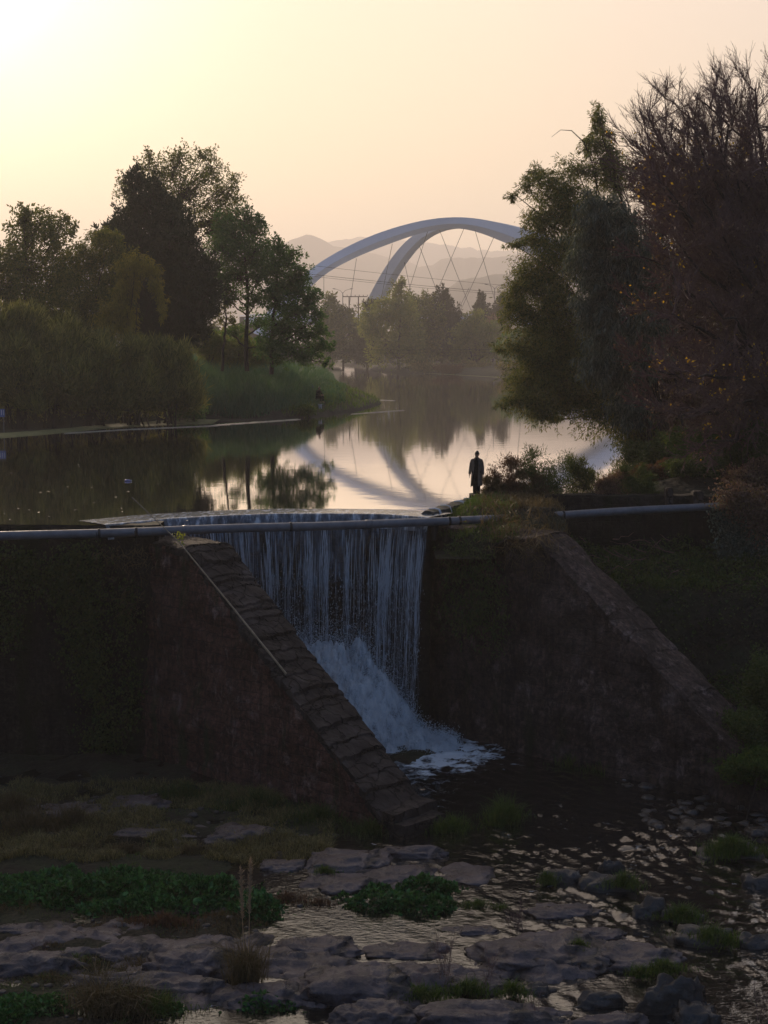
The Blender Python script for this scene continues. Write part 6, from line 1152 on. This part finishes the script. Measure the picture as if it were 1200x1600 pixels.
for z, a, b, ga, gb in ((1.485, .07, .085, 20, 22), (1.445, .105, .115, 24, 26), (1.405, .160, .145, 24, 27), (1.36, .205, .165, 24, 27), (1.30, .225, .18, 25, 28), (1.15, .215, .18, 22, 26), (1.0, .215, .185, 22, 28), (.85, .222, .19, 20, 34), (.70, .228, .195, 18, 40), (.54, .235, .20, 16, 44), (.40, .24, .205, 16, 46)):
    th = np.linspace(math.radians(-90 + ga), math.radians(270 - gb), 40); fold = 1 + (.05 * (1.45 - z) * np.sin(th * 7 + z * 2)); fl_ = 0.10 * sstep(1.0, .47, z) * sstep(math.radians(180), math.radians(250), th)
    rings.append(np.stack([a * np.cos(th) * fold - fl_ * .6, b * np.sin(th) * fold - fl_ * .4, z + 0 * th + .02 * np.cos(th) * (z < .6) - .10 * fl_ * 3 * (z < .6)], 1))
loft('coat', rings, M_COAT, per, closed=False, thick=.014)
for sg_, nm2 in ((1, 'l'), (-1, 'r')):
    a, b, c_ = (np.array(pos[k + nm2]) for k in ('sh', 'el', 'wr')); q = np.array([a + [-.05 * sg_, 0, .0], a + [0, 0, -.02], a * .5 + b * .5 + [.012 * sg_, 0, 0], b, b * .4 + c_ * .6, c_ + (c_ - b) * .10]); mb = MB(); mb.tube(q, [.07, .078, .07, .064, .058, .056], 14)
    o = qmesh('sleeve', np.concatenate(mb.V), np.concatenate(mb.Q), M_COAT, smooth=True); o.parent = per
for sg_, x0 in ((1, .072), (-1, -.06)):
    mb = MB(); V = np.array([(x0 * .7, -.075, 1.50), (x0 * 1.9, -.115, 1.40), (x0 * 2.0, -.135, 1.28), (x0 * 1.25, -.150, 1.12), (x0 * .95, -.135, 1.30), (x0 * .5, -.085, 1.47)]); V2 = V + [0, .012, 0]; mb.add(np.concatenate([V, V2]), [(0, 1, 2, 5), (5, 2, 3, 4), (6, 11, 8, 7), (11, 10, 9, 8)] + [(i, i + 6, (i + 1) % 6 + 6, (i + 1) % 6) for i in range(6)]); o = qmesh('lapel', np.concatenate(mb.V), np.concatenate(mb.Q), M_COAT); o.parent = per
# seated angler far off on the left bank
a0 = P(498.5, 637, .45); sz0 = gz(a0[0], a0[1]); sp2 = thing('person', 'person in dark clothes sitting on the low left bank by the water', 'person', (a0[0], a0[1], sz0)); sp2.rotation_euler = (0, 0, math.radians(50)); sp2.scale = (1.12,) * 3
pos2 = dict(pelvis=(0, .1, .50), waist=(0, .12, .66), chest=(0, .07, .88), collar=(0, .03, 1.02), neck=(0, 0, 1.09), head=(0, -.04, 1.18), hipl=(.09, .06, .50), kneel=(.13, -.36, .54), anklel=(.12, -.30, .09), toel=(.13, -.46, .045), hipr=(-.09, .06, .50), kneer=(-.13, -.36, .54), ankler=(-.12, -.30, .09), toer=(-.13, -.46, .045),
            shl=(.19, .06, .97), ell=(.24, -.10, .74), wrl=(.12, -.32, .66), shr=(-.19, .06, .97), elr=(-.24, -.10, .74), wrr=(-.12, -.32, .66))
person_body(pos2, sp2); addhead(sp2, (0, -.05, 1.20), math.radians(15), 0)
loft('jacket', [ell_(z, a, b, 0, c_) for z, a, b, c_ in ((.44, .19, .15, .1), (.60, .19, .15, .12), (.75, .2, .15, .1), (.9, .205, .14, .07), (.99, .17, .11, .05), (1.05, .075, .07, .03))], M_DARKCLOTH, sp2)
for nm2, sg_ in (('l', 1), ('r', -1)):
    a, b, c_ = (np.array(pos2[k + nm2]) for k in ('sh', 'el', 'wr')); mb = MB(); mb.tube([a + [-.05 * sg_, 0, .02], a, b, c_], [.07, .075, .062, .05], 12); o = qmesh('sleeve', np.concatenate(mb.V), np.concatenate(mb.Q), M_DARKCLOTH, smooth=True); o.parent = sp2
skinned('trousers', [(0, .1, .48), (.09, .06, .50), (.13, -.36, .54), (.12, -.30, .12), (-.09, .06, .50), (-.13, -.36, .54), (-.12, -.30, .12)], [.15, .11, .085, .07, .11, .085, .07], [(0, 1), (1, 2), (2, 3), (0, 4), (4, 5), (5, 6)], M_DARKCLOTH, sp2, (0, 0, 0))
st = thing('folding_stool', 'low folding stool under the seated person', 'stool', (a0[0], a0[1], sz0)); Rm = Matrix.Rotation(math.radians(50), 3, 'Z')
def lw(x, y, z): q_ = Rm @ Vector((x, y, z)); return np.array([a0[0] + q_[0], a0[1] + q_[1], sz0 + q_[2]])
mb = MB(); V = np.array([lw(x, y, z) for z in (.37, .41) for x, y in ((-.2, -.05), (.2, -.05), (.2, .3), (-.2, .3))]); mb.add(V, [(0, 3, 2, 1), (4, 5, 6, 7), (0, 1, 5, 4), (1, 2, 6, 5), (2, 3, 7, 6), (3, 0, 4, 7)]); mb.build('seat', M_DARKCLOTH, st)
for x in (-.18, .18):
    for y0, y1 in ((-.05, .28), (.28, -.05)): mb = MB(); mb.tube([lw(x, y0, .38), lw(x, y1, -.02)], [.015, .015], 6); mb.build('leg', M_CABLE, st)
M_BLUEB = solidmat('blue_fabric', [(.4, (.06, .08, .16)), (.6, (.09, .11, .2))], 6, .8, .3, 20); M_WHITEB = solidmat('white_bucket_plastic', [(.4, (.5, .5, .56)), (.6, (.6, .6, .66))], 5, .4, .05, 9)
q = P(485, 632, .5); q[2] = gz(q[0], q[1]); bg = thing('tackle_bag', 'blue bag beside the seated person', 'bag', tuple(q))
bm = bmesh.new(); bmesh.ops.create_cube(bm, size=1); bmesh.ops.scale(bm, vec=(.75, .4, .5), verts=bm.verts); bmesh.ops.bevel(bm, geom=bm.edges[:], offset=.1, segments=3, affect='EDGES'); bmesh.ops.translate(bm, vec=(0, 0, .26), verts=bm.verts); me = bpy.data.meshes.new('bag_body'); bm.to_mesh(me); bm.free(); me.materials.append(M_BLUEB); link(bpy.data.objects.new('bag_body', me), bg)
mb = MB(); mb.tube(q + np.array([(-.2, 0, .5), (-.16, 0, .66), (.16, 0, .66), (.2, 0, .5)]), .02, 6); mb.build('handle', M_BLUEB, bg)
q = P(500, 640, .4); q[2] = gz(q[0], q[1]); bk = thing('bucket', 'white bucket at the feet of the seated person', 'bucket', tuple(q)); mb = MB(); mb.tube(q + np.array([(0, 0, .0), (0, 0, .36), (0, 0, .38), (0, 0, .40)]), [.15, .19, .205, .205], 16); mb.build('bucket_body', M_WHITEB, bk, smooth=True); mb = MB(); an = np.linspace(0, math.pi, 10); mb.tube(q + np.stack([.2 * np.cos(an), .02 + 0 * an, .38 + .17 * np.sin(an)], 1), .008, 5); mb.build('handle', M_CABLE, bk)

# rough growth over the left part of the stream bed
def bed_growth(name, label, n, mat, h, seed, thr, xr, yr, w=.016, lean=(.3, 1.0)):
    r = np.random.default_rng(seed); px, py = r.uniform(*xr, n), r.uniform(*yr, n); B = np.array([P(a, b, WZ) for a, b in zip(px, py)]); k = fbm(B[:, 0] * .7 + seed, B[:, 1] * .5, 0 * px, 4); g = hground(B[:, 0][None], B[:, 1][None])[0]
    ok = (k > thr) & (g > WZ - .10); B, k = B[ok], k[ok]; B[:, 2] = g[ok] - .03; V, Q = blades(B, h * (.5 + .8 * np.clip(k - thr, 0, 1)) * r.uniform(.5, 1.2, len(B)), w, r.uniform(*lean, len(B)), r)
    tag(qmesh(name, V, Q, mat), label, 'grass', kind='stuff')
bed_growth('bed_grass', 'dull rough grass over the left part of the stream bed', 60000, M_DRYREED, .30, 300, -.15, (-40, 520), (1225, 1350))
bed_growth('withered_bed_grass', 'withered brown growth over the stream bed', 42000, M_DRY, .22, 301, .14, (-40, 560), (1400, 1620))
bed_growth('green_bed_grass', 'scattered short green grass over the stream bed', 30000, M_GRASS, .16, 302, .16, (-40, 760), (1240, 1620))
for i, (px, py, rx, ry, Y, mt, lab) in enumerate([(1165, 1150, 46, 40, 41.2, M_IVY, 'dark bush over the lower end of the grey wing wall'), (1215, 1080, 50, 60, 43.0, M_IVY, 'dark tall bush at the right edge behind the grey wing wall'), (1190, 1195, 50, 24, 39.8, M_GRASS, 'grassy bush at the right edge at the foot of the grey wing wall')]):
    r_ = np.random.default_rng(310 + i); cl = [(px + r_.uniform(-.7, .7) * rx, py + r_.uniform(-.6, .6) * ry, rx * .5, ry * .5) for _ in range(7)] + [(px, py + ry * .8, rx, ry * .5)]
    tree('bank_bush', lab, 'bush', px, Y, cl, mt, 8000, .10, 'bushes on the right bank', 311 + i, .02, stems=3, sub=40, subr=.42, upr=.2)

# bedrock ledges between the loose slabs
bx, by = np.meshgrid(np.arange(-10.5, 7.2, .055), np.arange(24.2, 41.5, .055)); k = fbm(bx * .42 + 5, by * .75, 0 * bx + 9, 5, gain=.55)
def gb(px, py, rx, ry, a):
    c = P(px, py, WZ); R = rx * np.linalg.norm(c - CAM) / F; u = P(px, py - ry, WZ)[1] - c[1]; return a * np.exp(-((bx - c[0]) / R) ** 2 - ((by - c[1]) / max(u, .1)) ** 2)
m_ = gb(280, 1520, 360, 70, .80) + gb(700, 1560, 240, 60, .55) + gb(560, 1360, 120, 40, .55) + gb(850, 1490, 150, 36, .5) + gb(120, 1460, 170, 34, .55) + gb(260, 1290, 200, 34, .40) - gb(620, 1455, 150, 16, 1.3) - gb(40, 1428, 110, 9, .9) - gb(700, 1562, 110, 12, .9) - gb(500, 1590, 60, 12, 1.0) - gb(600, 1480, 60, 10, .5)
bz = WZ - .33 + .62 * m_ + .30 * k * (m_ > -.5); stp = np.floor(bz * 9 + .8 * noise3(bx * 1.3, by * 2.2, 0 * bx)) / 9; bz = bz * .45 + stp * .55 + .025 * fbm(bx * 4, by * 4, 0 * bx, 3); bz = np.minimum(bz, WZ + .34)
tag(qmesh('bedrock', np.stack([bx, by, bz], -1).reshape(-1, 3), gridq(bx.shape[1], bx.shape[0]), M_ROCK, smooth=True), kind='structure')
